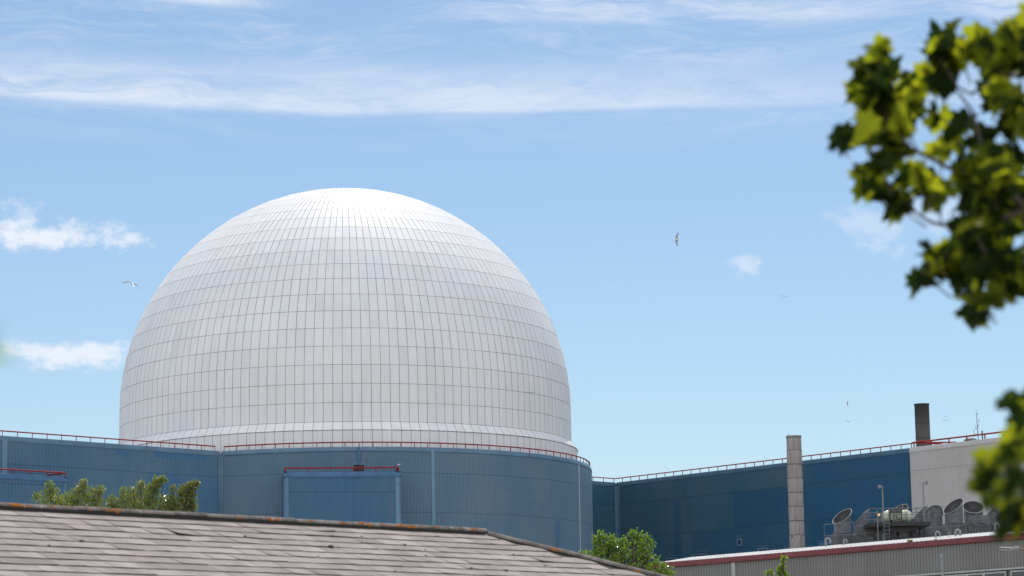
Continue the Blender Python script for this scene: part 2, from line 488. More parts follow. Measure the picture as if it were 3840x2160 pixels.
def ribs(length, pitch, depth):
    """trapezoid sheet profile: list of (distance, offset)"""
    out = []
    k = 0
    while k * pitch < length:
        for a, d in ((0.0, 0.0), (0.32, 0.0), (0.46, depth), (0.86, depth)):
            if (k + a) * pitch <= length:
                out.append(((k + a) * pitch, d))
        k += 1
    out.append((length, 0.0))
    return out
def sheet_flat(mb, p0, d, nrm, length, z0, z1, pitch=0.15, depth=0.045, u0=0.0):
    """vertical ribbed wall from p0 along unit d, ribs standing out along nrm"""
    pr = ribs(length, pitch, depth)
    rows, uvs = [], []
    for z in (z0, z1):
        rows.append([(p0[0] + d[0] * t + nrm[0] * o, p0[1] + d[1] * t + nrm[1] * o, z) for t, o in pr])
        uvs.append([(u0 + t, z) for t, o in pr])
    mb.grid(rows, uvs)
def ribbon(mb, p0, d, nrm, s0, s1, z0, z1, out, thick):
    """flat raised strip on a wall: s along, z up, standing out metres"""
    a = Vector((p0[0] + d[0] * (s0 + s1) / 2 + nrm[0] * (out + thick / 2), p0[1] + d[1] * (s0 + s1) / 2 + nrm[1] * (out + thick / 2), (z0 + z1) / 2))
    mb.box(a, (d[0] * (s1 - s0) / 2, d[1] * (s1 - s0) / 2, 0), (nrm[0] * thick / 2, nrm[1] * thick / 2, 0), (0, 0, (z1 - z0) / 2))

# ------------------------------------------------------------------ ground
gm = MB()
gm.face([(-3000, -600, 0), (3000, -600, 0), (3000, 5000, 0), (-3000, 5000, 0)])
tag(gm.build('ground', M_GROUND), kind='structure')

# ------------------------------------------------------------------ reactor dome
CX, CY = -18.68, 295.05
random.seed(4)
dome = thing('reactor_dome', 'huge white panelled containment dome rising behind the blue clad walls', 'dome', (CX, CY, 0))
NP = 160
PH = R(-84.99)
ZC, ZH = 33.26, 33.26 + 3.93
def dome_rz(k):
    L = k * 1.9635
    if L <= 3.93:
        return 25.0, ZC + L
    t = min((L - 3.927) / 25.0, math.pi / 2)
    return 25.0 * math.cos(t), ZH + 25.0 * math.sin(t)
pan = MB()
GAP = 0.0215
for k in range(22):
    r0, z0 = dome_rz(k); r1, z1 = dome_rz(k + 1)
    if r0 < 1.2:
        break
    r1 = max(r1, 0.75)
    cnt = NP if k < 16 else NP // 2
    dv = Vector((r1 - r0, z1 - z0)); L = dv.length; dv /= L
    ra, za = r0 + dv.x * GAP * 0.9, z0 + dv.y * GAP * 0.9
    rb, zb = r1 - dv.x * GAP * 0.9, z1 - dv.y * GAP * 0.9
    for j in range(cnt):
        a0 = PH + 2 * math.pi * j / cnt; a1 = a0 + 2 * math.pi / cnt
        ga, gb = GAP / ra, GAP / max(rb, 0.8)
        t1, t2 = random.gauss(0, 0.0018), random.gauss(0, 0.0018)
        P = []
        for (rr, zz, aa, sx, sy) in ((ra, za, a0 + ga, -1, -1), (ra, za, a1 - ga, 1, -1), (rb, zb, a1 - gb, 1, 1), (rb, zb, a0 + gb, -1, 1)):
            q = rr + t1 * sx + t2 * sy
            P.append((CX + q * math.cos(aa), CY + q * math.sin(aa), zz))
        pan.face(P)
pan.build('cladding', M_DOME, dome)
bk = MB()
prof = [(24.965, ZC - 0.4)] + [(dome_rz(k)[0] - 0.035 * math.cos(max(0, (k - 2) * R(4.5))), dome_rz(k)[1] - 0.035 * math.sin(max(0, (k - 2) * R(4.5)))) for k in range(0, 22)]
bk.lathe((CX, CY), prof, 160, smooth=False, a0=PH, a1=PH + 2 * math.pi)
bk.build('joint_backing', M_SEAM, dome)
cp = MB()
cp.lathe((CX, CY), [(1.02, 62.03), (1.02, 62.22), (1.16, 62.24), (1.10, 62.33), (0.55, 62.45), (0.01, 62.47)], 48)
cp.build('apex_cap', plain('grey_cap', (0.40, 0.40, 0.41), 0.5), dome)
sk = MB()
fl = MB()
for j in range(NP):
    a0 = PH + 2 * math.pi * j / NP + GAP / 25; a1 = PH + 2 * math.pi * (j + 1) / NP - GAP / 25
    def P(r, a, z): return (CX + r * math.cos(a), CY + r * math.sin(a), z)
    o1 = random.gauss(0, 0.004)
    fl.face([P(25.71 + o1, a0, 32.37), P(25.71 + o1, a1, 32.37), P(25.03, a1, ZC - 0.02), P(25.03, a0, ZC - 0.02)])
    sk.face([P(25.64, a0, 26.5), P(25.64, a1, 26.5), P(25.64, a1, 32.32), P(25.64, a0, 32.32)])
fl.build('flared_skirt', M_DOME, dome)
sk.build('base_drum', M_DOME, dome)
b2 = MB()
b2.lathe((CX, CY), [(25.6, 0), (25.6, 32.25), (25.66, 32.33), (25.67, 32.37), (24.96, 33.24)], 160, smooth=False, a0=PH, a1=PH + 2 * math.pi)
b2.build('skirt_joint_backing', M_SEAM, dome)

# ------------------------------------------------------------------ blue building round the dome
ZT = 30.45
RD = 27.17
A0, A1 = R(-114.4), R(34)
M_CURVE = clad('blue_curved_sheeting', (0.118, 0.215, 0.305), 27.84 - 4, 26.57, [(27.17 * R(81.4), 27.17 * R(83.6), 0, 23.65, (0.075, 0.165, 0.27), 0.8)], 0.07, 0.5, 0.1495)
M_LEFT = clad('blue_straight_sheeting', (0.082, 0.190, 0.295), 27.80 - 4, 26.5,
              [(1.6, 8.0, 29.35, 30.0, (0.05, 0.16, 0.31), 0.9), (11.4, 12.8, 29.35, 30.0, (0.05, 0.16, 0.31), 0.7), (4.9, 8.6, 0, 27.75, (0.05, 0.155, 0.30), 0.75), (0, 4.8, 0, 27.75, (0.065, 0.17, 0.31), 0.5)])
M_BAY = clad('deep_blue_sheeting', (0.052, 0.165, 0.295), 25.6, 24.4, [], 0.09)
bld = thing('blue_clad_building', 'faded blue ribbed building with curved front wrapped round the foot of the white dome', 'building', (CX, CY, 0))
pitch_a = 0.15 / RD
cw = MB()
pr = ribs((A1 - A0) * RD, 0.1495, 0.045)
rows, uvs = [], []
for z in (0, 12, 24, 29.98):
    rows.append([(CX + (RD - 0.035 + o) * math.cos(A0 + t / RD), CY + (RD - 0.035 + o) * math.sin(A0 + t / RD), z) for t, o in pr])
    uvs.append([(t, z) for t, o in pr])
cw.grid(rows, uvs)
cw.build('curved_wall', M_CURVE, bld)
# coping: a smooth rolled flashing above the ribs
co = MB()
co.lathe((CX, CY), [(RD - 0.03, 29.94), (RD + 0.035, 29.955), (RD + 0.035, 30.08), (RD - 0.015, 30.30), (RD - 0.10, 30.45), (RD - 0.20, 30.48), (RD - 0.32, 30.48), (RD - 0.36, 30.40)], 260, a0=A0, a1=A1)
co.build('curved_coping', M_COPE, bld)
# left straight wall
W0 = Vector((-29.95, 270.0, 0)); DL = Vector((-0.7372, -0.6757, 0)); NL = Vector((0.6757, -0.7372, 0))
LLEN = 44.0
lw = MB()
sheet_flat(lw, W0 - NL * 0.035, DL, NL, LLEN, 0, 29.98, 0.157)
lw.build('straight_wall', M_LEFT, bld)
def coping(mb, p0, d, nrm, s0, s1, zt):
    prof = [(0.0, -0.51), (0.04, -0.50), (0.04, -0.37), (-0.01, -0.15), (-0.09, 0.0), (-0.2, 0.03), (-0.33, 0.03), (-0.36, -0.05)]
    rows = [[tuple(Vector(p0) + Vector(d) * s + Vector(nrm) * o + Vector((0, 0, zt + h - Vector(p0).z))) for s in (s0, s1)] for o, h in prof]
    mb.grid(rows)
cl = MB()
coping(cl, W0, DL, NL, 0, LLEN, ZT)
cl.build('straight_coping', M_COPE, bld)
rf = MB()
BK = -NL
rf.face([tuple(W0 + Vector((0, 0, 30.2)) - NL * 0.2), tuple(W0 + DL * LLEN + Vector((0, 0, 30.2)) - NL * 0.2), tuple(W0 + DL * LLEN + BK * 45 + Vector((0, 0, 30.2))), tuple(W0 + BK * 45 + Vector((0, 0, 30.2)))])
rf.lathe((CX, CY), [(RD - 0.2, 30.21), (25.6, 30.21)], 160, a0=A0, a1=A1 + 1.2)
rf.build('roof', M_ROOFG, bld)
bw = MB()
P1, P2, P3 = W0 + DL * LLEN, W0 + DL * LLEN + BK * 45, W0 + BK * 45
for a, b in ((P1, P2), (P2, P3)):
    bw.face([tuple(a), tuple(b), tuple(b + Vector((0, 0, 30.4))), tuple(a + Vector((0, 0, 30.4)))])
bw.build('rear_wall', M_COPE, bld)
# concave corner cover strip, with its lapped joints
ct = MB()
c0 = W0 + DL * 0.30 + NL * 0.05
ang = A0 + 0.34 / RD
c1 = Vector((CX + (RD + 0.05) * math.cos(ang), CY + (RD + 0.05) * math.sin(ang), 0))
mid = (c0 + c1) / 2 + Vector((0.03, 0.06, 0))
for z0, z1 in ((0, 23.83), (23.86, 27.79), (27.82, 29.1), (29.13, 30.02)):
    rows = []
    for z in (z0, z1):
        rows.append([tuple(c0.lerp(c1, t) + (mid - (c0 + c1) / 2) * (4 * t * (1 - t)) + Vector((0, 0, z))) for t in (0, .2, .4, .6, .8, 1)])
    ct.grid(rows, smooth=True)
ct.build('corner_trim', M_COPE, bld)
lt = MB()
ribbon(lt, W0, DL, NL, 25.0, 25.55, 0, 30.1, 0.0, 0.06)
lt.build('cover_strip', M_TRIM, bld)
def arc_strip(mb, a0, a1, z0, z1, r, th):
    for k in range(3):
        b0, b1 = a0 + (a1 - a0) * k / 3, a0 + (a1 - a0) * (k + 1) / 3
        Q = [(CX + q * math.cos(a), CY + q * math.sin(a), z) for z in (z0, z1) for q in (r, r + th) for a in (b0, b1)]
        mb.poly(Q, [(2, 3, 7, 6), (0, 2, 6, 4), (3, 1, 5, 7), (4, 6, 7, 5), (0, 1, 3, 2)])
st = MB()
for z0, z1 in ((0, 25.7), (25.72, 28.78), (28.80, 30.12)):
    arc_strip(st, R(-68.0), R(-67.32), z0, z1, RD, 0.05)
st.build('cover_strip', M_TRIM, bld)
st = MB()
arc_strip(st, R(-20.3), R(-20.05), 0, 30.05, RD, 0.06)
st.build('lightning_conductor', plain('pale_conductor', (0.62, 0.66, 0.70), 0.4, 0.2), bld)
st = MB()
arc_strip(st, R(-84.08), R(-83.52), 28.62, 30.40, RD + 0.03, 0.11)
st.build('downpipe', M_TRIMD, bld)
# outlet recess in the curved wall: dark opening with a pale frame
op = MB()
arc_strip(op, R(-84.95), R(-82.6), 27.3, 28.62, RD + 0.012, 0.03)
oo = op.build('roof_outlet', M_DARK, bld)
of = MB()
arc_strip(of, R(-85.25), R(-84.93), 27.3, 28.9, RD + 0.01, 0.06)
arc_strip(of, R(-82.62), R(-82.3), 27.3, 28.9, RD + 0.01, 0.06)
arc_strip(of, R(-84.95), R(-82.6), 28.6, 28.9, RD + 0.012, 0.06)
arc_strip(of, R(-84.9), R(-82.65), 27.3, 27.95, RD + 0.03, 0.05)
of.build('frame', M_COPE, oo)
# red tube railings
def railing(name, pts, posts, base_drop, r, pr_, parent, extra=None):
    mb = MB()
    mb.tube(pts, r, 8)
    if extra:
        for e in extra:
            mb.tube(e, r * 0.9, 6)
    o = mb.build(name, M_RED, parent)
    for p in posts:
        q = MB()
        q.tube([Vector(p) - Vector((0, 0, base_drop)), Vector(p)], pr_, 6)
        q.build('post', M_RED, o)
    return o
ZR = 30.93
RR = 26.97
def arcp(a, z, r=RR): return Vector((CX + r * math.cos(a), CY + r * math.sin(a), z))
a_s = A0 + R(0.55)
pa = [a_s + (R(24) - a_s) * k / 120 for k in range(121)]
railing('curved_railing', [arcp(a, ZR) for a in pa], [arcp(a_s + 1.42 / RR * k, ZR) for k in range(47)], 0.5, 0.066, 0.04, bld)
railing('straight_railing', [W0 + DL * s - NL * 0.22 + Vector((0, 0, ZR)) for s in (0.45, 15, 30, 43)],
        [W0 + DL * (0.5 + 1.66 * k) - NL * 0.22 + Vector((0, 0, ZR)) for k in range(26)], 0.5, 0.066, 0.04, bld)

# projecting bays below the parapet
def bay(P0, d, nrm, length, back, zt, pitch, corner_w, rail_r, start_closed, end_closed):
    P0, d, nrm = Vector(P0), Vector(d), Vector(nrm)
    mb = MB()
    sheet_flat(mb, P0 + d * corner_w - nrm * 0.035, d, nrm, length - 2 * corner_w, 0, zt - 0.45, pitch)
    for s, sg in ((0, -1), (length, 1)):
        a = P0 + d * s
        b = a - nrm * back
        q = [a - nrm * corner_w, b]
        mb.face([tuple(q[0]), tuple(q[1]), tuple(q[1] + Vector((0, 0, zt - .05))), tuple(q[0] + Vector((0, 0, zt - .05)))])
    mb.face([tuple(P0 - nrm * .3 + d * .2 + Vector((0, 0, zt - .15))), tuple(P0 - nrm * .3 + d * (length - .2) + Vector((0, 0, zt - .15))), tuple(P0 + d * (length - .2) - nrm * back + Vector((0, 0, zt - .15))), tuple(P0 + d * .2 - nrm * back + Vector((0, 0, zt - .15)))])
    o = mb.build('projecting_bay', M_BAY, bld)
    for s, sg in ((0, 1), (length, -1)):
        t = MB()
        cen = P0 + d * (s + sg * corner_w) - nrm * corner_w
        for z0, z1 in ((0, 24.6), (24.62, zt - 1.2), (zt - 1.18, zt - 0.42)):
            rows = []
            for z in (z0, z1):
                rows.append([tuple(cen + (nrm * math.cos(q) - d * sg * math.sin(q)) * (corner_w + 0.012) + Vector((0, 0, z))) for q in [math.pi / 2 * i / 8 for i in range(9)]])
            t.grid(rows, smooth=True)
        t.build('corner_trim', M_TRIM, o)
    c = MB()
    coping(c, P0, d, nrm, 0.0, length, zt)
    coping(c, P0 + d * length, -nrm, d, 0.0, back, zt)
    coping(c, P0, -nrm, -d, 0.0, back, zt)
    c.build('coping', M_TRIMD, o)
    zr = Vector((0, 0, zt + 0.44))
    inn = -nrm * 0.25
    pts = [P0 + inn + d * 0.2 + zr, P0 + inn + d * (length - 0.2) + zr]
    ex = []
    rm = MB()
    rm.tube(pts, rail_r, 8)
    for s in (0.2, length - 0.2):
        ex = [P0 + inn + d * s + zr, P0 + d * s - nrm * (back - 0.1) + zr]
        rm.tube(ex, rail_r, 8)
    nn = int(length / 2.0)
    for k in range(nn + 1):
        q = P0 + inn + d * (0.2 + (length - 0.4) * k / nn) + Vector((0, 0, zt))
        rm.tube([q - Vector((0, 0, 0.05)), q + Vector((0, 0, 0.44))], 0.045, 6)
    for s in (0.2, length - 0.2):
        q = P0 + d * s - nrm * 1.2 + Vector((0, 0, zt))
        rm.tube([q - Vector((0, 0, 0.05)), q + Vector((0, 0, 0.44))], 0.045, 6)
    rm.build('bay_railing', M_RED, o)
    return o
bay((-22.99, 264.05, 0), (0.9935, 0.114, 0), (0.114, -0.9935, 0), 11.66, 5.0, 27.60, 0.157, 0.5, 0.075, True, True)
bq = Vector((-42.68, 254.05, 0)) + DL * 16
bay(bq, -DL, NL, 16.0, 3.4, 26.48, 0.157, 0.42, 0.075, False, True)

# ------------------------------------------------------------------ long turbine hall on the right
WC = Vector((11.8, 312.06, 0)); E = Vector((0.6595, -0.7517, 0)); NW = Vector((-0.7517, -0.6595, 0))
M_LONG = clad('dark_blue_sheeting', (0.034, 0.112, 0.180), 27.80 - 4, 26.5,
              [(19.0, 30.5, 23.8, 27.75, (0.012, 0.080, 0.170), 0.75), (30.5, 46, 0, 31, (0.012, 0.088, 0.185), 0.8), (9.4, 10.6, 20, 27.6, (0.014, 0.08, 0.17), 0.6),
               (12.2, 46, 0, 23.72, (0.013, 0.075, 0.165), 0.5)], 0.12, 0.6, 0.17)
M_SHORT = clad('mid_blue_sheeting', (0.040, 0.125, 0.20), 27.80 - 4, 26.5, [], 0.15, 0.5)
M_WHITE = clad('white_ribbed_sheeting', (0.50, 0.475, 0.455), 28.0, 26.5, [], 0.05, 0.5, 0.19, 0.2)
hall = thing('turbine_hall', 'long dark blue ribbed hall with white clad end and red roof rail at right', 'building', (11.8, 312.06, 0))
mb = MB()
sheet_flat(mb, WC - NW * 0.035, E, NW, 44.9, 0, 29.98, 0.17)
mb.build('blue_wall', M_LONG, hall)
mb = MB()
sheet_flat(mb, WC + E * 44.9 + NW * 0.12, E, NW, 25, 0, 29.98, 0.19, 0.045)
mb.face([tuple(WC + E * 44.9 - NW * 0.1), tuple(WC + E * 44.9 + NW * 0.15), tuple(WC + E * 44.9 + NW * 0.15 + Vector((0, 0, 30.2))), tuple(WC + E * 44.9 - NW * .1 + Vector((0, 0, 30.2)))])
mb.build('white_wall', M_WHITE, hall)
mb = MB()
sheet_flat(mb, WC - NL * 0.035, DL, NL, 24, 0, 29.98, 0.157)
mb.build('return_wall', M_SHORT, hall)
mb = MB(); coping(mb, WC, E, NW, 0, 44.85, ZT); coping(mb, WC, DL, NL, 0, 24, ZT)
mb.build('coping', plain('dark_blue_coping', (0.035, 0.10, 0.165), 0.4, 0, 0.15, 0.7), hall)
mb = MB(); coping(mb, WC + NW * 0.16, E, NW, 44.9, 70, ZT)
mb.build('white_coping', plain('white_coping_steel', (0.46, 0.45, 0.43), 0.4, 0, 0.08, 0.7), hall)
mb = MB()
for z0, z1 in ((0, 21.0), (21.02, 25.5), (25.52, 28.0), (28.02, 30.02)):
    rows = []
    for z in (z0, z1):
        a, b = WC + DL * 0.3 + NL * 0.05, WC + E * 0.75 + NW * 0.05
        rows.append([tuple(a.lerp(b, t) + Vector((0.02, 0.1, 0)) * 4 * t * (1 - t) + Vector((0, 0, z))) for t in (0, .25, .5, .75, 1)])
    mb.grid(rows, smooth=True)
mb.build('corner_trim', M_COPE, hall)
mb = MB()
q0, q1 = WC - NW * 0.2, WC + E * 70 - NW * 0.1
up = Vector((0, 0, 30.2))
mb.face([tuple(q0 + up), tuple(q1 + up), tuple(q1 - NW * 40 + up), tuple(q0 - NW * 40 + up)])
mb.face([tuple(q1), tuple(q1 - NW * 40), tuple(q1 - NW * 40 + up), tuple(q1 + up)])
mb.face([tuple(q0 - NW * 40), tuple(q1 - NW * 40), tuple(q1 - NW * 40 + up), tuple(q0 - NW * 40 + up)])
mb.build('roof', M_ROOFG, hall)
railing('railing', [WC + DL * 8 - NL * 0.2 + Vector((0, 0, ZR)), WC + DL * 0.1 - NL * 0.2 - NW * 0.2 + Vector((0, 0, ZR)), WC + E * 22 - NW * 0.2 + Vector((0, 0, ZR)), WC + E * 45.1 - NW * 0.2 + Vector((0, 0, ZR))],
        [WC + DL * (0.15 + 1.7 * k) - NL * 0.2 + Vector((0, 0, ZR)) for k in range(5)] + [WC + E * (0.9 + 1.42 * k) - NW * 0.2 + Vector((0, 0, ZR)) for k in range(32)], 0.5, 0.064, 0.045, hall)
zr = Vector((0, 0, 30.98))
railing('white_end_railing', [WC + E * s - NW * 0.1 + zr for s in (45.1, 55, 70)],
        [WC + E * (45.35 + 2.35 * k) - NW * 0.1 + zr for k in range(11)], 0.55, 0.09, 0.07, hall,
        [[WC + E * 45.3 - NW * 0.1 + zr, WC + E * 46.0 - NW * 4 + zr], [WC + E * 45.5 - NW * 0.4 + zr - Vector((0, 0, 0.02)), WC + E * 50 - NW * 1.3 + zr - Vector((0, 0, .32))]])
def wall_opening(s0, s1, z0, z1, fw, name='louvre_opening', pane=M_DARK):
    f = MB()
    ribbon(f, WC, E, NW, s0 - fw, s0, z0 - fw, z1 + fw, 0.0, 0.09)
    ribbon(f, WC, E, NW, s1, s1 + fw, z0 - fw, z1 + fw, 0.0, 0.09)
    ribbon(f, WC, E, NW, s0, s1, z1, z1 + fw * 1.3, 0.0, 0.085)
    ribbon(f, WC, E, NW, s0, s1, z0 - fw, z0, 0.0, 0.085)
    ribbon(f, WC, E, NW, s0 - fw * 1.3, s1 + fw * 1.3, z1 + fw * 2.0, z1 + fw * 2.5, 0.0, 0.05)
    o = f.build(name, M_FADE, hall)
    p = MB()
    ribbon(p, WC, E, NW, s0, s1, z0, z1, 0.0, 0.02)
    p.build('pane', pane, o)
M_FADE = plain('faded_blue_frame', (0.085, 0.17, 0.26), 0.5, 0, 0.1, 1.5)
wall_opening(19.58, 19.97, 21.96, 22.43, 0.20, 'small_window')
wall_opening(8.31, 9.73, 19.0, 20.98, 0.16)
wall_opening(12.2, 14.57, 19.0, 21.14, 0.16)
wall_opening(22.67, 24.0, 19.0, 21.16, 0.18)
wall_opening(26.6, 27.9, 19.0, 21.0, 0.16)
wall_opening(31.8, 34.6, 19.0, 21.12, 0.16)
mb = MB()
ribbon(mb, WC, DL, NL, 0.75, 1.9, 19.0, 22.2, 0.0, 0.02)
do = mb.build('doorway', M_DARK, hall)
mb = MB()
ribbon(mb, WC, DL, NL, 0.6, 2.2, 22.2, 22.34, 0.0, 0.1)
mb.build('lintel', M_FADE, do)

# ------------------------------------------------------------------ chimneys
ch = thing('chimney', 'tall pale banded metal chimney standing before the blue wall', 'chimney', (22.6, 215.0, 0), 'round chimneys')
cz = [0, 3.6, 7.2, 10.8, 14.4, 15.9, 17.05, 18.2, 19.34, 20.48, 21.62, 22.76, 23.90, 24.95]
cz = [z - 0.02 for z in cz]
random.seed(2)
for k in range(len(cz) - 1):
    z0, z1 = cz[k], cz[k + 1]
    r = 0.600 + 0.016 * (k % 2)
    s = MB()
    s.lathe((22.6, 215.0), [(r, z0), (r, z1 - 0.02), (r - 0.02, z1)], 40)
    s.build('shell_section', M_STACK, ch)
    b = MB()
    b.lathe((22.6, 215.0), [(0.60, z1 - 0.045), (0.623, z1 - 0.035), (0.623, z1 - 0.01), (0.60, z1)], 40)
    a = random.uniform(-2.4, -0.8)
    b.box((22.6 + (r + .002) * math.cos(a), 215 + (r + .002) * math.sin(a), (z0 + z1) / 2), (-0.008 * math.sin(a), 0.008 * math.cos(a), 0), (0.006 * math.cos(a), 0.006 * math.sin(a), 0), (0, 0, (z1 - z0) / 2 - .03))
    b.build('joint_band', M_STACKB, ch)
s = MB()
s.lathe((22.6, 215.0), [(0.60, 24.90), (0.63, 24.93), (0.63, 25.05), (0.56, 25.05), (0.56, 24.0)], 40)
s.build('rim', M_STACK, ch)
s = MB(); s.tube([(22.14, 214.7, 24.9), (22.14, 214.7, 25.17)], 0.035, 6); s.build('lightning_rod', M_GALVL, ch)
for dx in (-0.42, 0.42):
    s = MB(); s.box((22.55 + dx, 215 - 0.46, 16.9), (0.05, 0, 0), (0, 0.05, 0), (0, 0, 0.06)); s.build('lug', M_GALVD, ch)
c2p = (46.9, 305.0)
ch2 = thing('chimney', 'short sooty dark chimney rising behind the white clad wall', 'chimney', (46.9, 305.0, 30.2), 'round chimneys')
z2 = [30.2, 31.0, 32.65, 34.3, 36.0, 38.18]
for k in range(5):
    s = MB(); s.lathe(c2p, [(0.84, z2[k]), (0.84, z2[k + 1])], 40); s.build('shell_section', M_STACKD, ch2)
    s = MB(); s.lathe(c2p, [(0.84, z2[k + 1] - .05), (0.865, z2[k + 1] - .04), (0.865, z2[k + 1] - 0.0), (0.82, z2[k + 1])], 40); s.build('joint_band', M_BLACK, ch2)
s = MB(); s.lathe(c2p, [(0.84, 38.12), (0.90, 38.14), (0.90, 38.25), (0.75, 38.25), (0.75, 37.0)], 40); s.build('rim', M_BLACK, ch2)

# antenna mast and roof stubs
def pipe_thing(name, label, cat, segs, material, group=None):
    base = Vector(segs[0][0][0])
    t = thing(name, label, cat, base, group)
    for nm, pts, r, mt in segs_norm(segs, material):
        mb = MB(); mb.tube(pts, r, 8); mb.build(nm, mt, t)
    return t
def segs_norm(segs, material):
    for s in segs:
        yield (s[2], s[0], s[1], s[3] if len(s) > 3 else material)
AY = 277.0
a0, a1 = at(3669, 1650, AY), at(3660, 1533, AY)
mast = thing('antenna_mast', 'thin antenna mast with whip aerials above the white wall', 'antenna', (a0.x, a0.y, 30.2))
s = MB(); s.tube([(a0.x, a0.y, 30.1), a0, a1.lerp(a0, 0.5), a1], [0.045, 0.04, 0.035, 0.012], 6); s.build('pole', M_GALVD, mast)
for k, (f, dx, h) in enumerate(((0.18, 0.12, 0.25), (0.40, 0.22, 0.45), (0.62, -0.18, 0.5), (0.55, 0.15, 0.3), (0.80, -0.42, 0.8))):
    p = a1.lerp(a0, f)
    s = MB(); s.tube([p, p + Vector((dx, 0, 0))], 0.015, 5); s.tube([p + Vector((dx, 0, -h * .4)), p + Vector((dx, 0, h * .6))], 0.022, 5); s.build('aerial', M_GALVD, mast)
p = at(3685, 1652, 276)
stub = thing('roof_vent', 'short dark vent stub beside the antenna mast', 'vent', (p.x, p.y, 30.2))
q = at(3683, 1620, 276)
s = MB(); s.tube([(p.x, p.y, 30.15), q], 0.07, 8); s.build('pipe', M_GALVD, stub)
s = MB(); s.tube([q, q + Vector((0, 0, 0.12))], 0.09, 8); s.build('cowl', M_GALVD, stub)
p = at(3640, 1652, 274)
dm = MB(); dm.lathe((p.x, p.y, 30.18), [(0.75, 0), (0.75, 0.42), (0.62, 0.62), (0.3, 0.74), (0.01, 0.78)], 20)
tag(dm.build('roof_dome_vent', M_GALV), 'low grey domed roof vent under the red rail of the white wall', 'vent')

# ------------------------------------------------------------------ grey shed with white roof and red gutter
S0 = Vector((8.23, 142.06, 0)); ES = Vector((0.6663, -0.7457, 0)); NS = Vector((-0.7457, -0.6663, 0))
shed = thing('grey_shed', 'low grey ribbed metal shed with white roof and faded red gutter', 'shed', (8.23, 142.06, 0))
M_SHED = clad('grey_ribbed_sheeting', (0.225, 0.22, 0.205), 40.0, 41.0, [], 0.12, 0.0, 0.187, 0.25)
mb = MB()
L0, L1 = -1.4, 30.0
sheet_flat(mb, S0 + ES * L0 - NS * 0.06, ES, NS, L1 - L0, 8.93, 10.28, 0.187, 0.055, L0)
mb.face([tuple(S0 + ES * L0 - NS * .06), tuple(S0 + ES * L0 - NS * 12), tuple(S0 + ES * L0 - NS * 12 + Vector((0, 0, 10.4))), tuple(S0 + ES * L0 - NS * .06 + Vector((0, 0, 10.4)))])
mb.face([tuple(S0 + ES * L0 - NS * .10), tuple(S0 + ES * L1 - NS * .10), tuple(S0 + ES * L1 - NS * .10 + Vector((0, 0, 8.95))), tuple(S0 + ES * L0 - NS * .10 + Vector((0, 0, 8.95)))])
mb.build('ribbed_wall', M_SHED, shed)
gf = MB()
prof = [(0.02, 10.22), (0.10, 10.245), (0.115, 10.27), (0.11, 10.40), (0.055, 10.515), (-0.02, 10.53)]
gf.grid([[tuple(S0 + ES * s + NS * o + Vector((0, 0, z))) for s in (L0, L1)] for o, z in prof])
gf.build('gutter', M_REDF, shed)
rm = MB()
rp = ribs(L1 - L0, 0.30, 0.035)
rows = []
for run, zz in ((-0.02, 10.50), (2.9, 10.915), (6.5, 10.5), (12, 9.9)):
    rows.append([tuple(S0 + ES * (L0 + t) - NS * run + Vector((0, 0, zz + o * (1 if run < 3 else 1)))) for t, o in rp])
rm.grid(rows)
rm.build('roof', M_WROOF, shed)
mb = MB(); ribbon(mb, S0, ES, NS, 4.41, 4.66, 8.6, 10.22, 0.0, 0.05); mb.build('cover_strip', M_FRAME, shed)
mb = MB(); ribbon(mb, S0, ES, NS, L0, L1, 8.86, 8.945, -0.02, 0.10); mb.build('drip_flashing', M_FRAME, shed)
def shed_window(s0, s1, pane, fr=0.07):
    f = MB()
    z0, z1 = 7.6, 8.80
    ribbon(f, S0, ES, NS, s0, s0 + fr, z0, z1, 0.0, 0.05)
    ribbon(f, S0, ES, NS, s1 - fr, s1, z0, z1, 0.0, 0.05)
    ribbon(f, S0, ES, NS, s0 + fr, s1 - fr, z1 - fr, z1, 0.0, 0.05)
    ribbon(f, S0, ES, NS, s0 + fr, s1 - fr, z0, z0 + fr, 0.0, 0.05)
    o = f.build('window', M_FRAME, shed)
    p = MB(); ribbon(p, S0, ES, NS, s0 + fr, s1 - fr, z0 + fr, z1 - fr, 0.0, 0.02); p.build('pane', pane, o)
shed_window(18.45, 19.80, M_TAN)
shed_window(19.80, 20.78, M_GLASS)
shed_window(20.78, 22.10, M_GLASS)
shed_window(22.36, 23.7, M_GLASS)
shed_window(23.7, 25.2, M_GLASS)

# gooseneck vents on the shed roof
def goose(x, yb, yt, w, Y, label):
    """px foot, px crown, px width"""
    k = Y / FPX
    b = at(x, yb + 14, Y)
    h = (yb + 14 - yt) * k
    r = w * k * 0.26
    wd = w * k * 0.52
    t = thing('gooseneck_vent', label, 'vent pipe', b, 'gooseneck vents on the shed roof')
    s = MB()
    pts = [b, b + Vector((0, 0, h - wd))]
    for q in range(1, 8):
        a = math.pi * q / 7
        pts.append(b + Vector((wd - wd * math.cos(a), 0, h - wd + wd * math.sin(a))) - Vector((0, 0, r)))
    pts.append(pts[-1] - Vector((0, 0, wd * 1.0)))
    s.tube(pts, r, 10); s.build('pipe', M_GALVL, t)
    s = MB(); s.tube([pts[-1] + Vector((0, 0, 0.02)), pts[-1] - Vector((0, 0, 0.03))], r * 1.25, 10); s.build('mouth', M_GALV, t)
GV = 2.0404
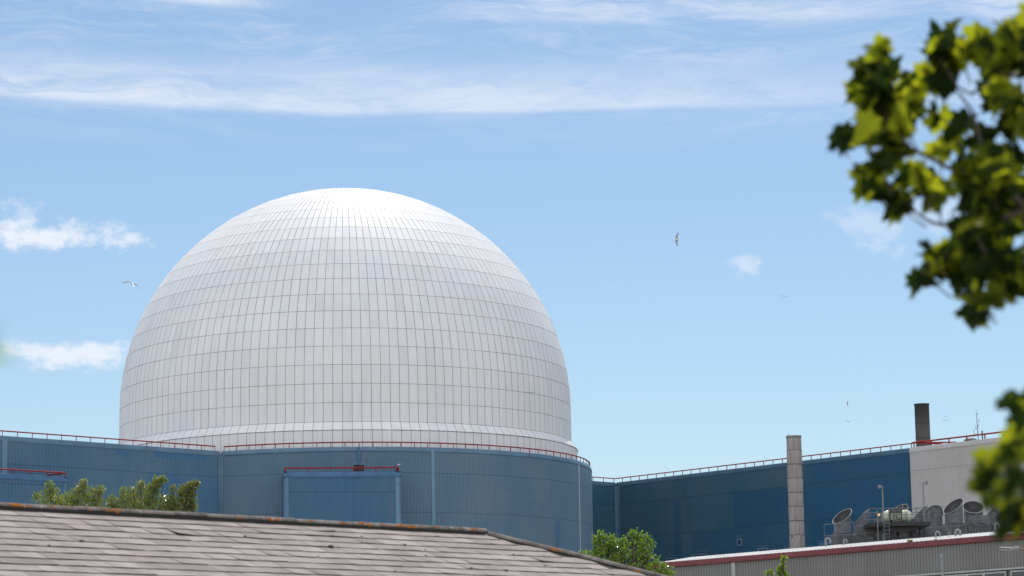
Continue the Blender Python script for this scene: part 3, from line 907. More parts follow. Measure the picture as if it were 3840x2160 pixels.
for x, yb, yt, w_, lab in ((403, 1218, 1152, 32, 'pale bent vent pipe below the first ribbed cowl at the left end'), (540, 1205, 1165, 22, 'small bent vent pipe in front of the leftmost cowl plinth'),
                           (1244, 1150, 1103, 30, 'bent vent pipe right of the black tank platform'), (1397, 1138, 1088, 34, 'bent vent pipe below the large ribbed cowl in the middle right'),
                           (1342, 1135, 1112, 12, 'thin little bent vent pipe between two larger ones'), (1700, 1110, 1040, 30, 'tall bent vent pipe beside the green leaves')):
    px = 2900 + x / GV
    goose(px, 1450 + yb / GV, 1450 + yt / GV, w_ / GV, 137.0 - (x - 400) / 1300 * 9, lab)
# weeds rooted in the roof edge
random.seed(9)
def weed(p, size, label, nl=24):
    t = thing('weed', label, 'plant', p, 'weeds on the shed roof')
    s = MB()
    for i in range(nl):
        d = Vector((random.uniform(-1, 1), random.uniform(-.6, .6), random.uniform(.1, .9))) * size
        q = d.normalized().orthogonal() * size * 0.16
        s.face([p, p + d * 0.6 + q, p + d, p + d * 0.6 - q])
    s.build('leaves', M_LEAF_H, t)
pz = lambda s_: S0 + ES * s_ - NS * 0.06 + Vector((0, 0, 10.53))
weed(pz(16.3), 0.17, 'tuft of weed growing on the white roof edge below the tank', 60)
weed(pz(17.9), 0.10, 'wispy dry weed on the white roof edge right of the larger tuft', 22)

# ------------------------------------------------------------------ plant deck behind the shed with cowls, tank and rails
DY = 205.0
def zu(x, y, Y=DY): return at(2900 + x / GV, 1450 + y / GV, Y)
ZD = 15.0
pd = thing('plant_building', 'dark flat roofed plant block carrying the cowls behind the white roof', 'building', (32, 212, 0))
s = MB(); s.bbox(23.3, 60, 203, 225, 0, ZD); s.build('deck_block', M_GALVD, pd)
def cowl(cx, cy, w, up_dir, tanf, label, Y=DY, base=None, plinth=None):
    """cx, cy: centre of the slanted mouth in survey units (1 unit ~ 1 cm); up_dir: plan direction of the high side"""
    k = Y / FPX / GV
    Rr = w * k / 2
    c = zu(cx, cy, Y)
    e = Vector((up_dir[0], up_dir[1], 0)).normalized()
    zb = zu(cx, base or 1125, Y).z
    t = thing('ventilation_cowl', label, 'ventilation cowl', (c.x, c.y, ZD), 'ventilation cowls on the plant deck')
    def rim(r, lift, a):
        d = Vector((math.cos(a), math.sin(a), 0))
        return Vector((c.x, c.y, c.z + lift)) + d * r + Vector((0, 0, tanf * e.dot(d) * r))
    N_ = 36
    AA = [2 * math.pi * i / N_ for i in range(N_)]
    s = MB()
    rb = Rr * 0.92
    s.grid([[Vector((c.x + rb * math.cos(a), c.y + rb * math.sin(a), zb)) for a in AA],
            [Vector((rim(rb, 0, a).x, rim(rb, 0, a).y, rim(rb, 0, a).z - Rr * 0.12)) for a in AA], [rim(Rr, 0, a) for a in AA]], smooth=True, closed=True)
    s.grid([[rim(Rr - 0.03, 0, a) for a in AA], [rim(Rr * 0.8, -Rr * 0.5, a) for a in AA]], smooth=True, closed=True, mi=1)
    s.face([rim(Rr * 0.965, -0.03, a) for a in AA], mi=1)
    s.build('duct', [M_GALV, M_MESH], t)
    s = MB()
    s.tube([rim(Rr * 1.02, 0.0, a) for a in AA] + [rim(Rr * 1.02, 0, 0)], 0.036, 6, caps=False)
    s.build('rim', M_GALVL, t)
    s = MB()
    for i in range(18):
        a = 2 * math.pi * i / 18
        s.tube([rim(0.06, 0.02, a), rim(Rr, 0.0, a)], 0.005, 4)
    for f in (0.06, 0.3, 0.55, 0.8):
        s.tube([rim(Rr * f, 0.01, a) for a in AA[::2]] + [rim(Rr * f, 0.01, 0)], 0.005, 4, caps=False)
    s.build('grille', M_GALV, t)
    s = MB(); s.lathe((c.x, c.y), [(rb, zb + 0.02), (rb * 1.16, zb + 0.02), (rb * 1.16, zb - 0.07), (rb, zb - 0.07)], 32); s.build('flange', M_GALVD, t)
    s = MB()
    pw = Rr * (plinth or 1.45)
    lo, hi = ZD - 0.02, zb - 0.07
    top = Rr * 1.2
    q = [(c.x - pw, c.y - pw, lo), (c.x + pw, c.y - pw, lo), (c.x + pw, c.y + pw, lo), (c.x - pw, c.y + pw, lo), (c.x - top, c.y - top, hi), (c.x + top, c.y - top, hi), (c.x + top, c.y + top, hi), (c.x - top, c.y + top, hi)]
    s.poly(q, [(0, 1, 5, 4), (1, 2, 6, 5), (2, 3, 7, 6), (3, 0, 4, 7), (4, 5, 6, 7)])
    s.build('plinth', M_GALVD, t)
cowl(527, 992, 144, (0.75, 0.66), 0.80, 'leftmost grey cowl with its round grille turned to the left', base=1125)
cowl(676, 1005, 112, (0.95, -0.3), 1.0, 'grey cowl seen side on, second from the left end', Y=209, base=1130)
cowl(800, 1015, 112, (0.95, -0.3), 1.0, 'grey cowl half hidden behind the left rails of the tank platform', Y=212, base=1130)
cowl(970, 945, 116, (0.6, 0.8), 0.8, 'cowl grille peeping out just above the cream tank', Y=213, base=1130)
cowl(1118, 970, 112, (0.95, -0.3), 1.0, 'grey cowl side on behind the right rails of the tank platform', Y=210, base=1120)
cowl(1222, 990, 146, (0.15, -0.98), 1.05, 'round backed cowl with dark rim beside the right lamp post', Y=209, base=1110)
cowl(1378, 914, 150, (0.78, 0.62), 0.80, 'large cowl with tilted grille, tallest on the deck', base=1050, plinth=1.6)
cowl(1530, 922, 154, (0.05, 1.0), 0.68, 'wide cowl with its grille turned straight to the front', Y=208, base=1070)
cowl(1662, 965, 120, (0.95, -0.3), 1.0, 'side on grey cowl right of the front facing grille', Y=209, base=1060)
cowl(1775, 985, 130, (0.5, 0.85), 0.8, 'dark cowl partly hidden by the green leaves', Y=209, base=1080)
cowl(1880, 905, 130, (0.78, 0.62), 0.8, 'cowl rim glimpsed through the green leaves at the right edge', base=1040)

def handrail(label, runs, Y, foot, zlev, nposts, mid=True):
    """runs: list of survey points of the top rail"""
    pts = [zu(x, y, Y + dy) for x, y, dy in runs]
    t = thing('guard_rail', label, 'railing', (pts[0].x, pts[0].y, zlev), 'guard rails on the plant deck')
    s = MB(); s.tube(pts, 0.022, 6); s.build('top_rail', M_GALV, t)
    if mid:
        s = MB(); s.tube([p - Vector((0, 0, (p.z - zlev) * 0.5)) for p in pts], 0.02, 6); s.build('middle_rail', M_GALV, t)
    tot = [0]
    for a, b in zip(pts, pts[1:]):
        tot.append(tot[-1] + (b - a).length)
    for k in range(nposts):
        d = tot[-1] * k / (nposts - 1)
        for i in range(len(pts) - 1):
            if d <= tot[i + 1] + 1e-6:
                p = pts[i].lerp(pts[i + 1], (d - tot[i]) / (tot[i + 1] - tot[i]))
                break
        s = MB(); s.tube([Vector((p.x, p.y, zlev)), p], 0.024, 6); s.build('post', M_GALV, t)
    return t
handrail('light tube guard rail round the leftmost cowl', [(388, 1056, 0), (615, 1040, 0)], 202.5, 0, ZD + 0.2, 4)
handrail('guard rail in front of the tallest cowl', [(1232, 980, 0), (1325, 985, 0), (1470, 958, 0)], 202.5, 0, ZD + 0.7, 5)
handrail('low guard rail at the right beside the tall bent vent', [(1690, 985, 0), (1850, 975, 0)], 203, 0, ZD + 0.4, 3)

def unit(x0, x1, y0, y1, Y, label, legs=True):
    a, b = zu(x0, y1, Y), zu(x1, y0, Y)
    t = thing('pump_unit', label, 'pump unit', ((a.x + b.x) / 2, Y, ZD), 'pump units on the plant deck')
    h = b.z - a.z
    s = MB(); s.bbox(a.x, b.x, Y - .3, Y + .5, a.z + h * 0.35, b.z); s.build('casing', M_GALV, t)
    s = MB()
    for x in (a.x + .05, a.x + (b.x - a.x) * .33, a.x + (b.x - a.x) * .66, b.x - .05):
        s.tube([(x, Y - .35, ZD), (x, Y - .35, b.z + .05)], 0.022, 6)
    for z in (a.z + h * .35, a.z + h * .72, b.z + .03):
        s.tube([(a.x, Y - .36, z), (b.x, Y - .36, z)], 0.02, 6)
    s.build('frame', M_GALV, t)
    s = MB(); s.tube([(a.x + .1, Y - .4, a.z + h * .5), (a.x + (b.x - a.x) * .4, Y - .4, a.z + h * .45), (b.x - .1, Y - .4, a.z + h * .2), (b.x, Y - .4, ZD)], 0.045, 8); s.build('pipe', M_GALVD, t)
    return t
unit(625, 700, 1075, 1185, 203, 'small grey pump unit right of the leftmost cowl')
unit(705, 785, 1080, 1185, 203, 'grey framed pump unit left of the platform ladder')
unit(1490, 1560, 995, 1090, 203, 'grey pump unit below the front facing grille')
unit(1562, 1648, 990, 1090, 203, 'grey louvred pump unit left of the tall bent vent')
unit(850, 935, 1095, 1180, 206, 'grey pump unit behind the left legs of the tank platform')
unit(1005, 1085, 1090, 1175, 206, 'grey pump unit behind the middle legs of the tank platform')
unit(1120, 1215, 1085, 1160, 203.5, 'dark pump unit under the right end of the tank platform')

# black platform with legs, rails and ladder
PL = zu(715, 1062, 201); PRr = zu(1185, 1052, 201)
plat = thing('tank_platform', 'black steel platform on braced legs carrying the cream tank', 'platform', ((PL.x + PRr.x) / 2, 202, ZD))
zp = zu(950, 1045, 201).z
x0, x1 = PL.x, PRr.x
s = MB(); s.bbox(x0, x1, 199.8, 204.2, zp - 0.28, zp); s.build('deck', M_BLACK, plat)
s = MB(); s.bbox(x0 + 1.0, x1 - 0.9, 200.6, 203.4, zp - 0.62, zp - 0.28); s.build('beam', M_BLACK, plat)
for X in (815, 928, 992, 1092, 1160):
    xx = zu(X, 1100, 200.6).x
    s = MB(); s.bbox(xx - .10, xx + .10, 200.5, 200.7, ZD, zp - .6); s.build('leg', M_BLACK, plat)
    s = MB(); s.bbox(xx - .10, xx + .10, 203.2, 203.4, ZD, zp - .6); s.build('leg', M_BLACK, plat)
s = MB()
for a, b in ((815, 928), (992, 928), (992, 1092), (1160, 1092)):
    pa_, pb_ = zu(a, 1100, 200.6).x, zu(b, 1100, 200.6).x
    s.tube([(pa_, 200.55, ZD + .05), (pb_, 200.55, zp - .65)], 0.06, 6)
s.build('bracing', M_BLACK, plat)
s = MB()
zt_ = zp + 1.05
ring = [(x0 + .1, 199.9), (x1 - .1, 199.9), (x1 - .1, 204.1), (x0 + .1, 204.1), (x0 + .1, 199.9)]
for hz in (zt_, zp + .55):
    s.tube([(x, y, hz) for x, y in ring], 0.022, 6)
for (xa, ya), (xb, yb) in zip(ring, ring[1:]):
    nn = 5 if abs(xa - xb) > 1 else 3
    for k in range(nn):
        f = k / nn
        s.tube([(xa + (xb - xa) * f, ya + (yb - ya) * f, zp), (xa + (xb - xa) * f, ya + (yb - ya) * f, zt_)], 0.024, 6)
s.build('platform_rail', M_GALV, plat)
s = MB()
lx = zu(868, 1100, 199.7).x
for q in (-0.2, 0.2):
    s.tube([(lx + q, 199.7, ZD), (lx + q, 199.7, zp + 1.0)], 0.025, 6)
for k in range(12):
    z = ZD + .15 + k * .26
    if z < zp + .3:
        s.tube([(lx - .2, 199.7, z), (lx + .2, 199.7, z)], 0.018, 6)
s.build('ladder', M_GALV, plat)
s = MB()
lx2 = zu(800, 1100, 199.6).x
s.tube([(lx2, 199.6, ZD), (lx2, 199.6, zp + .9)], 0.05, 8)
s.build('riser_pipe', M_GALV, plat)

# cream tank
ta, tb = zu(833, 988, 202), zu(1062, 988, 202)
rt = 0.49
tz = zp + rt + 0.10
tank = thing('storage_tank', 'cream horizontal tank with domed ends on the black platform', 'tank', ((ta.x + tb.x) / 2, 202, zp))
s = MB()
rows = []
xs = [ta.x + (tb.x - ta.x) * q for q in (0, .012, .045, .09, .14, .19, .81, .86, .91, .955, .988, 1)]
rs = [0.02, 0.18, 0.32, 0.41, 0.465, rt, rt, 0.465, 0.41, 0.32, 0.18, 0.02]
for x, r_ in zip(xs, rs):
    rows.append([(x, 202 + r_ * math.cos(a), tz + r_ * math.sin(a)) for a in [2 * math.pi * i / 28 for i in range(28)]])
s.grid(rows, smooth=True, closed=True)
s.build('shell', M_CREAM, tank)
for q in (.21, .36, .79):
    x = ta.x + (tb.x - ta.x) * q
    s = MB()
    s.grid([[(x + dx, 202 + (rt + .012) * math.cos(a), tz + (rt + .012) * math.sin(a)) for a in [2 * math.pi * i / 28 for i in range(28)]] for dx in (-.03, .03)], closed=True, smooth=True)
    s.build('strap', plain('tank_strap', (0.22, 0.23, 0.17), 0.5), tank)
for q in (.28, .72):
    x = ta.x + (tb.x - ta.x) * q
    s = MB(); s.bbox(x - .09, x + .09, 201.6, 202.4, zp, tz - .28); s.build('saddle', M_BLACK, tank)
s = MB(); s.tube([(ta.x + 1.0, 201.42, tz + .1), (ta.x + 1.03, 201.40, tz - .2), (ta.x + 1.2, 201.42, tz - .3), (ta.x + 1.3, 201.45, tz - .1)], 0.025, 6); s.build('hose', M_BLACK, tank)
a, b = zu(888, 968, 201.2), zu(985, 925, 201.2)
cab = thing('control_box', 'grey control box hung in front of the cream tank', 'control box', ((a.x + b.x) / 2, 201.2, a.z))
s = MB(); s.bbox(a.x, b.x, 201.1, 201.35, a.z, b.z); s.build('casing', M_GALV, cab)
s = MB(); s.bbox(a.x + .04, b.x - .04, 201.07, 201.1, a.z + .04, b.z - .04); s.build('door', M_GALVD, cab)
for xx in (a.x + .06, b.x - .06):
    s = MB(); s.tube([(xx, 201.25, zp), (xx, 201.25, a.z)], 0.03, 6); s.build('leg', M_BLACK, cab)
s = MB()
p = zu(1000, 925, 201.2)
s.tube([p + Vector((-.1, 0, -.2)), p + Vector((-.1, 0, .15)), p + Vector((0, 0, .25)), p + Vector((.2, 0, .25)), p + Vector((.3, 0, .1)), p + Vector((.3, 0, -.3))], 0.025, 6)
tag(s.build('hoop_rail', M_GALVL), 'pale hooped handrail on top of the cream tank', 'railing')
p = zu(806, 975, 199.85)
bl = thing('bulkhead_lamp', 'small lit amber lamp box on the left corner of the tank platform', 'lamp', p)
s = MB(); s.bbox(p.x - .14, p.x + .14, p.y - .05, p.y + .05, p.z - .16, p.z + .16); s.build('housing', M_GALVD, bl)
s = MB(); s.bbox(p.x - .09, p.x + .09, p.y - .07, p.y - .05, p.z - .13, p.z + .02); s.build('lens', M_LIT, bl)

# lamp posts on the deck
def lamp(xb, yb, xt, yt, side, label):
    a, b = zu(xb, yb, 206), zu(xt, yt, 206)
    t = thing('floodlight_post', label, 'lamp post', (a.x, a.y, ZD), 'floodlight posts on the plant deck')
    s = MB(); s.tube([(a.x, a.y, ZD), a, b], [0.06, 0.055, 0.05], 10); s.build('pole', M_GALVL, t)
    s = MB(); s.tube([b, b + Vector((side * 0.16, -0.05, 0.03))], 0.03, 6); s.build('arm', M_GALVL, t)
    s = MB()
    c = b + Vector((side * 0.24, -0.1, -0.02))
    ax = Vector((side * 0.12, -0.03, -0.05)); az_ = Vector((side * 0.04, -.03, 0.12)) 
    s.box(c, ax, (0.02, 0.12, 0), az_ * .9); s.build('lamp_head', M_GALVL, t)
    s = MB(); s.box(c + az_ * -1.0, ax * .85, (0.02, .1, 0), az_ * .12); s.build('lens', M_FRAME, t)
lamp(842, 1000, 834, 762, -1, 'slim floodlight post before the dark blue wall, lamp turned left')
lamp(1156, 1050, 1146, 735, 1, 'slim floodlight post before the white wall, lamp turned right')

# ------------------------------------------------------------------ near poles on the right
a, b = at(3538, 2240, 112), at(3531, 2077, 112)
pp = thing('camera_pole', 'grey pole with a small capped head in front of the grey shed', 'pole', (a.x, a.y, 0))
s = MB(); s.tube([(a.x, a.y, 0), a, b.lerp(a, .06)], [.06, .05, .048], 12); s.build('pole', M_GALVL, pp)
s = MB(); s.tube([b.lerp(a, .10), b], 0.075, 12); s.build('cap', M_GALVL, pp)
s = MB(); s.tube([b.lerp(a, .36), b.lerp(a, .385)], 0.062, 12); s.build('clamp', M_GALVL, pp)
s = MB(); s.box(b + Vector((.1, -.02, -.06)), (.05, 0, 0), (0, .05, 0), (0, 0, .06)); s.build('bracket', M_GALV, pp)
Y = 101.0
k = Y / FPX
h0, h1, h2, h3 = at(3746, 2052, Y), at(3806, 2056, Y), at(3818, 2057, Y), at(4100, 2105, Y)
sl_ = thing('street_lamp', 'street lamp with flat grey head reaching in from the right edge', 'street lamp', (h3.x + 0.5, Y, 0))
s = MB()
d = (h1 - h0).normalized()
rows = []
for f, wy, th in ((0, .05, .012), (.15, .11, .035), (.5, .14, .05), (.8, .13, .07), (1.0, .07, .06)):
    c = h0.lerp(h1, f) + Vector((0, 0, -th * .5))
    rows.append([c + Vector((0, wy * math.cos(a), th * math.sin(a))) for a in [2 * math.pi * i / 12 for i in range(12)]])
s.grid(rows, smooth=True, closed=True); s.face(rows[0][::-1]); s.face(rows[-1])
s.build('lamp_head', M_GALVL, sl_)
s = MB(); s.box(h0.lerp(h1, .45) + Vector((0, 0, -.085)), d * .22, (0, .1, 0), (0, 0, .02)); s.build('lens', M_TAN, sl_)
s = MB(); s.tube([h1 - d * .03, h2 + d * .02], .075, 12); s.build('collar', M_GALVL, sl_)
s = MB(); s.tube([h2, h2.lerp(h3, .5), h3, h3 + Vector((.5, 0, -.4)), h3 + Vector((.62, 0, -1.2)), (h3.x + .62, Y, 0)], .045, 10); s.build('arm', plain('brown_lamp_arm', (.20, .13, .09), .5), sl_)

# ------------------------------------------------------------------ slate roofed house in front
K = 0.77
RA = Vector((-7.74 * K, 40 * K, (5.23 - 1.7) * K + 1.7)); RB = Vector((-0.55 * K, 46.8 * K, (5.23 - 1.7) * K + 1.7))
DR = (RB - RA).normalized()
NR = Vector((DR.y, -DR.x, 0))
TA = 0.376
FALL = Vector((NR.x, NR.y, -TA)).normalized()
NRM = DR.cross(FALL).normalized()
if NRM.z < 0: NRM = -NRM
house = thing('slate_roofed_house', 'house in front with weathered grey slate roof and lichen on its ridge', 'house', (RA.x, RA.y, 0))
random.seed(12)
sm = MB()
moss = MB()
GA, SW = 0.247, 0.36
TOP = RB - Vector((0, 0, 0.06))
NROW = 20
hip_dir = (DR + NR)
for row in range(NROW):
    t0 = 0.03 + row * GA
    horiz = t0 / math.sqrt(1 + TA * TA)
    smax = horiz                                    # hip at 45 degrees in plan
    ofs = (row % 2) * SW * 0.5 + random.uniform(-.05, .05)
    sag = 0.0
    s_ = smax - ofs - 0.0
    first = True
    while s_ > -16.0:
        wd = SW if not first else SW
        s1, s0 = s_, s_ - wd
        first = False
        s_ = s0
        lift = random.gauss(0.0, 0.0018) + 0.0085
        jl = random.gauss(0, 0.004)
        tilt = random.gauss(0, 0.0025)
        g_ = 0.0012
        hi0, hi1 = 0.002, 0.002
        if random.random() < 0.008:
            lift += 0.008; tilt += random.choice((-.009, .009)); jl += random.uniform(0, .02)
        # an upper edge slipped under the course above, a lower edge riding on the course below
        tl, tu = t0 + GA + 0.012 + jl, t0 - 0.03
        def Q(s, t, h): return TOP + DR * s + FALL * t + NRM * h
        e1 = min(s1 - g_, 1e9)
        u0 = random.uniform(0, 50)
        up0 = lambda s: min(s, max(tu, 0) / math.sqrt(1 + TA * TA))
        A_ = Q(s0 + g_, tl, lift - tilt); B_ = Q(e1, tl, lift + tilt); Cc = Q(min(e1, smax + 1), tu, -0.004); D_ = Q(s0 + g_, tu, -0.004)
        sm.face([A_, B_, Cc, D_], [(u0, row * 3.1), (u0 + wd, row * 3.1), (u0 + wd, row * 3.1 + GA), (u0, row * 3.1 + GA)])
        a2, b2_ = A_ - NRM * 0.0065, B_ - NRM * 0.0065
        sm.face([a2, b2_, B_, A_], [(u0, row * 3.1)] * 4, mi=1)  # leading edge coloured dark for the shadow line under each course
        if random.random() < 0.10:
            c = Q(random.uniform(s0, e1), tl - random.uniform(-.01, .05), lift)
            ra = random.uniform(0.007, 0.017) * (1.7 if random.random() < .1 else 1)
            el_ = random.uniform(1.0, 2.4)
            rows = []
            for lv, rf_ in ((0, 1), (.35, .9), (.6, .55), (.7, .05)):
                rows.append([c + (DR * math.cos(q) * el_ + FALL * math.sin(q)) * ra * rf_ * random.uniform(.8, 1.2) + NRM * ra * lv for q in [2 * math.pi * i / 8 for i in range(8)]])
            moss.grid(rows, smooth=True, closed=True)
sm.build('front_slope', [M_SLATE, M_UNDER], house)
moss.build('moss_clumps', M_MOSS, house)
un = MB()
EV = NROW * GA
hz = EV / math.sqrt(1 + TA * TA)
dz = EV * TA / math.sqrt(1 + TA * TA)
e0 = TOP - DR * 16 - NRM * 0.012
un.face([e0, TOP - NRM * .012, TOP + (DR + NR) * hz - Vector((0, 0, dz)) - NRM * .012, e0 + NR * hz - Vector((0, 0, dz))])
un.build('roof_underlay', M_UNDER, house)
hp = MB()
o2 = Vector((0, 0, -0.02))
hp.face([TOP + o2, TOP + (DR - NR) * hz - Vector((0, 0, dz)) + o2, TOP + (DR + NR) * hz - Vector((0, 0, dz)) + o2])
hp.face([TOP + o2, e0 + o2, e0 - NR * hz - Vector((0, 0, dz)) + o2, TOP + (DR - NR) * hz - Vector((0, 0, dz)) + o2])
hp.build('rear_slopes', M_SLATE, house)
wl = MB()
zb = (TOP - Vector((0, 0, dz))).z
cor = [TOP + (DR + NR) * (hz - .35), TOP - DR * 15.8 + NR * (hz - .35), TOP - DR * 15.8 - NR * (hz - .35), TOP + (DR - NR) * (hz - .35)]
for a, b in zip(cor, cor[1:] + cor[:1]):
    wl.face([(a.x, a.y, 0), (b.x, b.y, 0), (b.x, b.y, zb + .1), (a.x, a.y, zb + .1)])
wl.build('wall', M_CONC, house)
def cap_run(name, p0, p1, seg, side, r, sink):
    mb = MB()
    d = (p1 - p0); L = d.length; d.normalize()
    side = (side - d * side.dot(d)).normalized()
    up = side.cross(d).normalized()
    if up.z < 0: up = -up
    nn = int(L / seg)
    for i in range(nn):
        a = p0 + d * (i * L / nn + 0.004); b = p0 + d * ((i + 1) * L / nn - 0.004)
        r0, r1 = r * random.uniform(.98, 1.03), r * random.uniform(.97, 1.02)
        h = random.gauss(0, 0.003)
        rows = []
        for p, rr in ((a, r0), (b, r1)):
            rows.append([p + side * rr * math.cos(q) + up * (rr * math.sin(q) * .72 - sink + h) for q in [math.pi * k / 10 for k in range(11)]])
        mb.grid(rows, smooth=True)
        mb.face(rows[0][::-1]); mb.face(rows[1])
        # underside lip: mortar bed below each side, coloured dark for the shadow gap
        for sg in (-1, 1):
            q0, q1 = a + side * sg * r * .93 - up * sink, b + side * sg * r * .93 - up * sink
            dn = -up * 0.035
            mb.face([q0, q1, q1 + dn, q0 + dn], mi=1)
    return mb.build(name, [M_RIDGE, M_UNDER], house)
random.seed(5)
cap_run('ridge_cap', RB - DR * 16 + Vector((0, 0, -.03)), RB + Vector((0, 0, -.03)), 0.46, NR, 0.068, 0.008)
cap_run('hip_cap', TOP + (DR + NR) * .03 + Vector((0, 0, .0)), TOP + (DR + NR) * hz - Vector((0, 0, dz)) + Vector((0, 0, .0)), 0.46, (DR - NR), 0.074, 0.012)
# orange lichen crusts on the ridge tiles
for px, w_ in ((60, 40), (58, 30), (185, 14), (325, 16), (395, 24), (425, 30), (405, 20), (880, 14), (1005, 26), (1030, 22), (1150, 14), (1270, 14), (1345, 26), (1365, 24), (1490, 30), (1515, 22), (1540, 22), (1570, 14), (1630, 14), (1725, 16), (1765, 22), (1780, 18)):
    yy = 1888 + (px / 1817) * 97
    s_ = (at(px, yy, 34) - EYE)
    # meet the ridge line in plan
    dx, dy = s_.x, s_.y
    den = dx * DR.y - dy * DR.x
    tt = (RB.x * DR.y - RB.y * DR.x) / den
    base = Vector((dx * tt, dy * tt, 0))
    sr = (base - Vector((RB.x, RB.y, 0))).dot(DR)
    c0 = RB + DR * sr + Vector((0, 0, -.03))
    kk = base.y / FPX
    lich = MB()
    for i in range(7):
        q = random.uniform(0.05, 1.0)
        ctr = c0 + DR * random.gauss(0, w_ * kk * .45) + NR * 0.069 * math.cos(q) + Vector((0, 0, .051 * math.sin(q) - .012))
        nr = (NR * math.cos(q) * .72 + Vector((0, 0, 1)) * math.sin(q)).normalized()
        t1 = DR; t2 = nr.cross(DR)
        rr = w_ * kk * random.uniform(.10, .26)
        rows = []
        for lv, rf_ in ((-.004, 1), (.006, .8), (.009, .1)):
            rows.append([ctr + (t1 * math.cos(a) * 1.3 + t2 * math.sin(a) * .6) * rr * rf_ * random.uniform(.75, 1.2) + nr * lv for a in [2 * math.pi * i_ / 9 for i_ in range(9)]])
        lich.grid(rows, smooth=True, closed=True)
    lich.build('lichen_patch', M_LICH, house)

# ------------------------------------------------------------------ shrubs and small trees
def leaf_quad(mb, p, d, n_, L, wd, bend=0.15):
    """one pointed leaf of four faces folded on its midrib"""
    d = d.normalized(); sd_ = d.cross(n_).normalized(); n_ = sd_.cross(d)
    a, t = p, p + d * L - n_ * L * bend
    m1 = p + d * L * .35; m2 = p + d * L * .7 - n_ * L * bend * .4
    l1, r1 = m1 + sd_ * wd * .5 + n_ * wd * .18, m1 - sd_ * wd * .5 + n_ * wd * .18
    l2, r2 = m2 + sd_ * wd * .38 + n_ * wd * .15, m2 - sd_ * wd * .38 + n_ * wd * .15
    mb.poly([a, m1, m2, t, l1, l2, r1, r2], [(0, 4, 1), (4, 5, 2, 1), (5, 3, 2), (0, 1, 6), (1, 2, 7, 6), (2, 3, 7)])
def rnd_dir(zb=0.0):
    while True:
        v = Vector((random.uniform(-1, 1), random.uniform(-1, 1), random.uniform(-1, 1)))
        if 0.1 < v.length < 1:
            v.normalize()
            return (v + Vector((0, 0, zb))).normalized()
def bush(name, label, cat, group, root, clumps, ntw, per, L, wd, mat_, twig=0.12, seed=1, lean=0.25):
    """clumps: (px, py, half width px, half height px, weight) at range root.y"""
    random.seed(seed)
    Y = root[1]
    k = Y / FPX
    t = thing(name, label, cat, (root[0], Y, 0), group)
    cr = MB(); br = MB()
    dy_ = 14 if name == 'small_tree' else 0
    ctr = [(at(x, y + dy_, Y), hw * .92 * k, hh * k, w_) for x, y, hw, hh, w_ in clumps]
    trunk_top = sum((c[0] for c in ctr), Vector()) / len(ctr)
    fork = Vector((root[0], Y, trunk_top.z * 0.55))
    br.tube([(root[0], Y, 0), (root[0] + .05, Y, fork.z * .5), fork], [0.13, 0.10, 0.075], 8)
    for c, hw, hh, w_ in ctr:
        midp = fork.lerp(c, .55) + Vector((random.uniform(-.1, .1), random.uniform(-.2, .2), .12))
        br.tube([fork, midp, c, c + Vector((random.uniform(-.3, .3) * hw, 0, hh * .8))], [0.05, 0.03, 0.016, 0.006], 5)
        nt = int(ntw * w_)
        dep = max(hw, hh) * .8
        for i in range(nt):
            v = rnd_dir()
            rad = random.random() ** 0.45
            p = c + Vector((v.x * hw, v.y * dep, v.z * hh)) * rad
            d = (Vector((v.x, v.y * .5, v.z + .5)) + rnd_dir() * .5).normalized()
            tl = twig * random.uniform(.6, 1.5)
            if random.random() < .5:
                br.tube([p - d * tl * .4, p + d * tl], [0.004, 0.002], 4, caps=False)
            for q in range(per):
                f = random.uniform(-.3, 1.0)
                ld = (d * .5 + rnd_dir(lean)).normalized()
                leaf_quad(cr, p + d * tl * f, ld, rnd_dir(.5), L * random.uniform(.65, 1.25), wd * random.uniform(.7, 1.2))
    br.build('trunk', M_BARK, t)
    cr.build('crown', mat_, t)
    return t
YB = 118.0
bush('shrub', 'dusty green small-leaved shrub at far left behind the ridge', 'shrub', 'shrubs behind the slate roof', (at(255, 1950, YB).x, YB),
     [(250, 1885, 115, 42, 1.6), (165, 1880, 40, 40, .7), (185, 1830, 18, 26, .5), (205, 1870, 40, 40, .9), (250, 1890, 50, 40, 1), (300, 1840, 30, 30, .8), (312, 1815, 14, 16, .3), (290, 1885, 50, 40, 1.2), (350, 1860, 36, 36, 1), (376, 1838, 18, 18, .3), (362, 1895, 30, 36, .9), (135, 1862, 14, 14, .2), (225, 1920, 80, 30, 1.2), (330, 1925, 60, 30, 1)],
     215, 5, .062, .040, M_LEAF_H, .10, 3)
bush('shrub', 'taller dusty green shrub right of the first, with a raised leafy tip', 'shrub', 'shrubs behind the slate roof', (at(540, 1950, YB).x, YB),
     [(535, 1885, 105, 45, 1.6), (420, 1885, 22, 28, .6), (462, 1850, 14, 26, .3), (470, 1890, 36, 40, 1), (500, 1860, 30, 34, .8), (528, 1822, 14, 18, .4), (560, 1850, 32, 36, 1), (592, 1808, 20, 22, .7), (612, 1800, 12, 12, .3), (580, 1830, 24, 24, .7), (540, 1895, 55, 34, 1.3), (610, 1890, 36, 36, .9), (430, 1915, 40, 26, .9), (560, 1930, 90, 26, 1.3)],
     215, 5, .062, .040, M_LEAF_H, .10, 8)
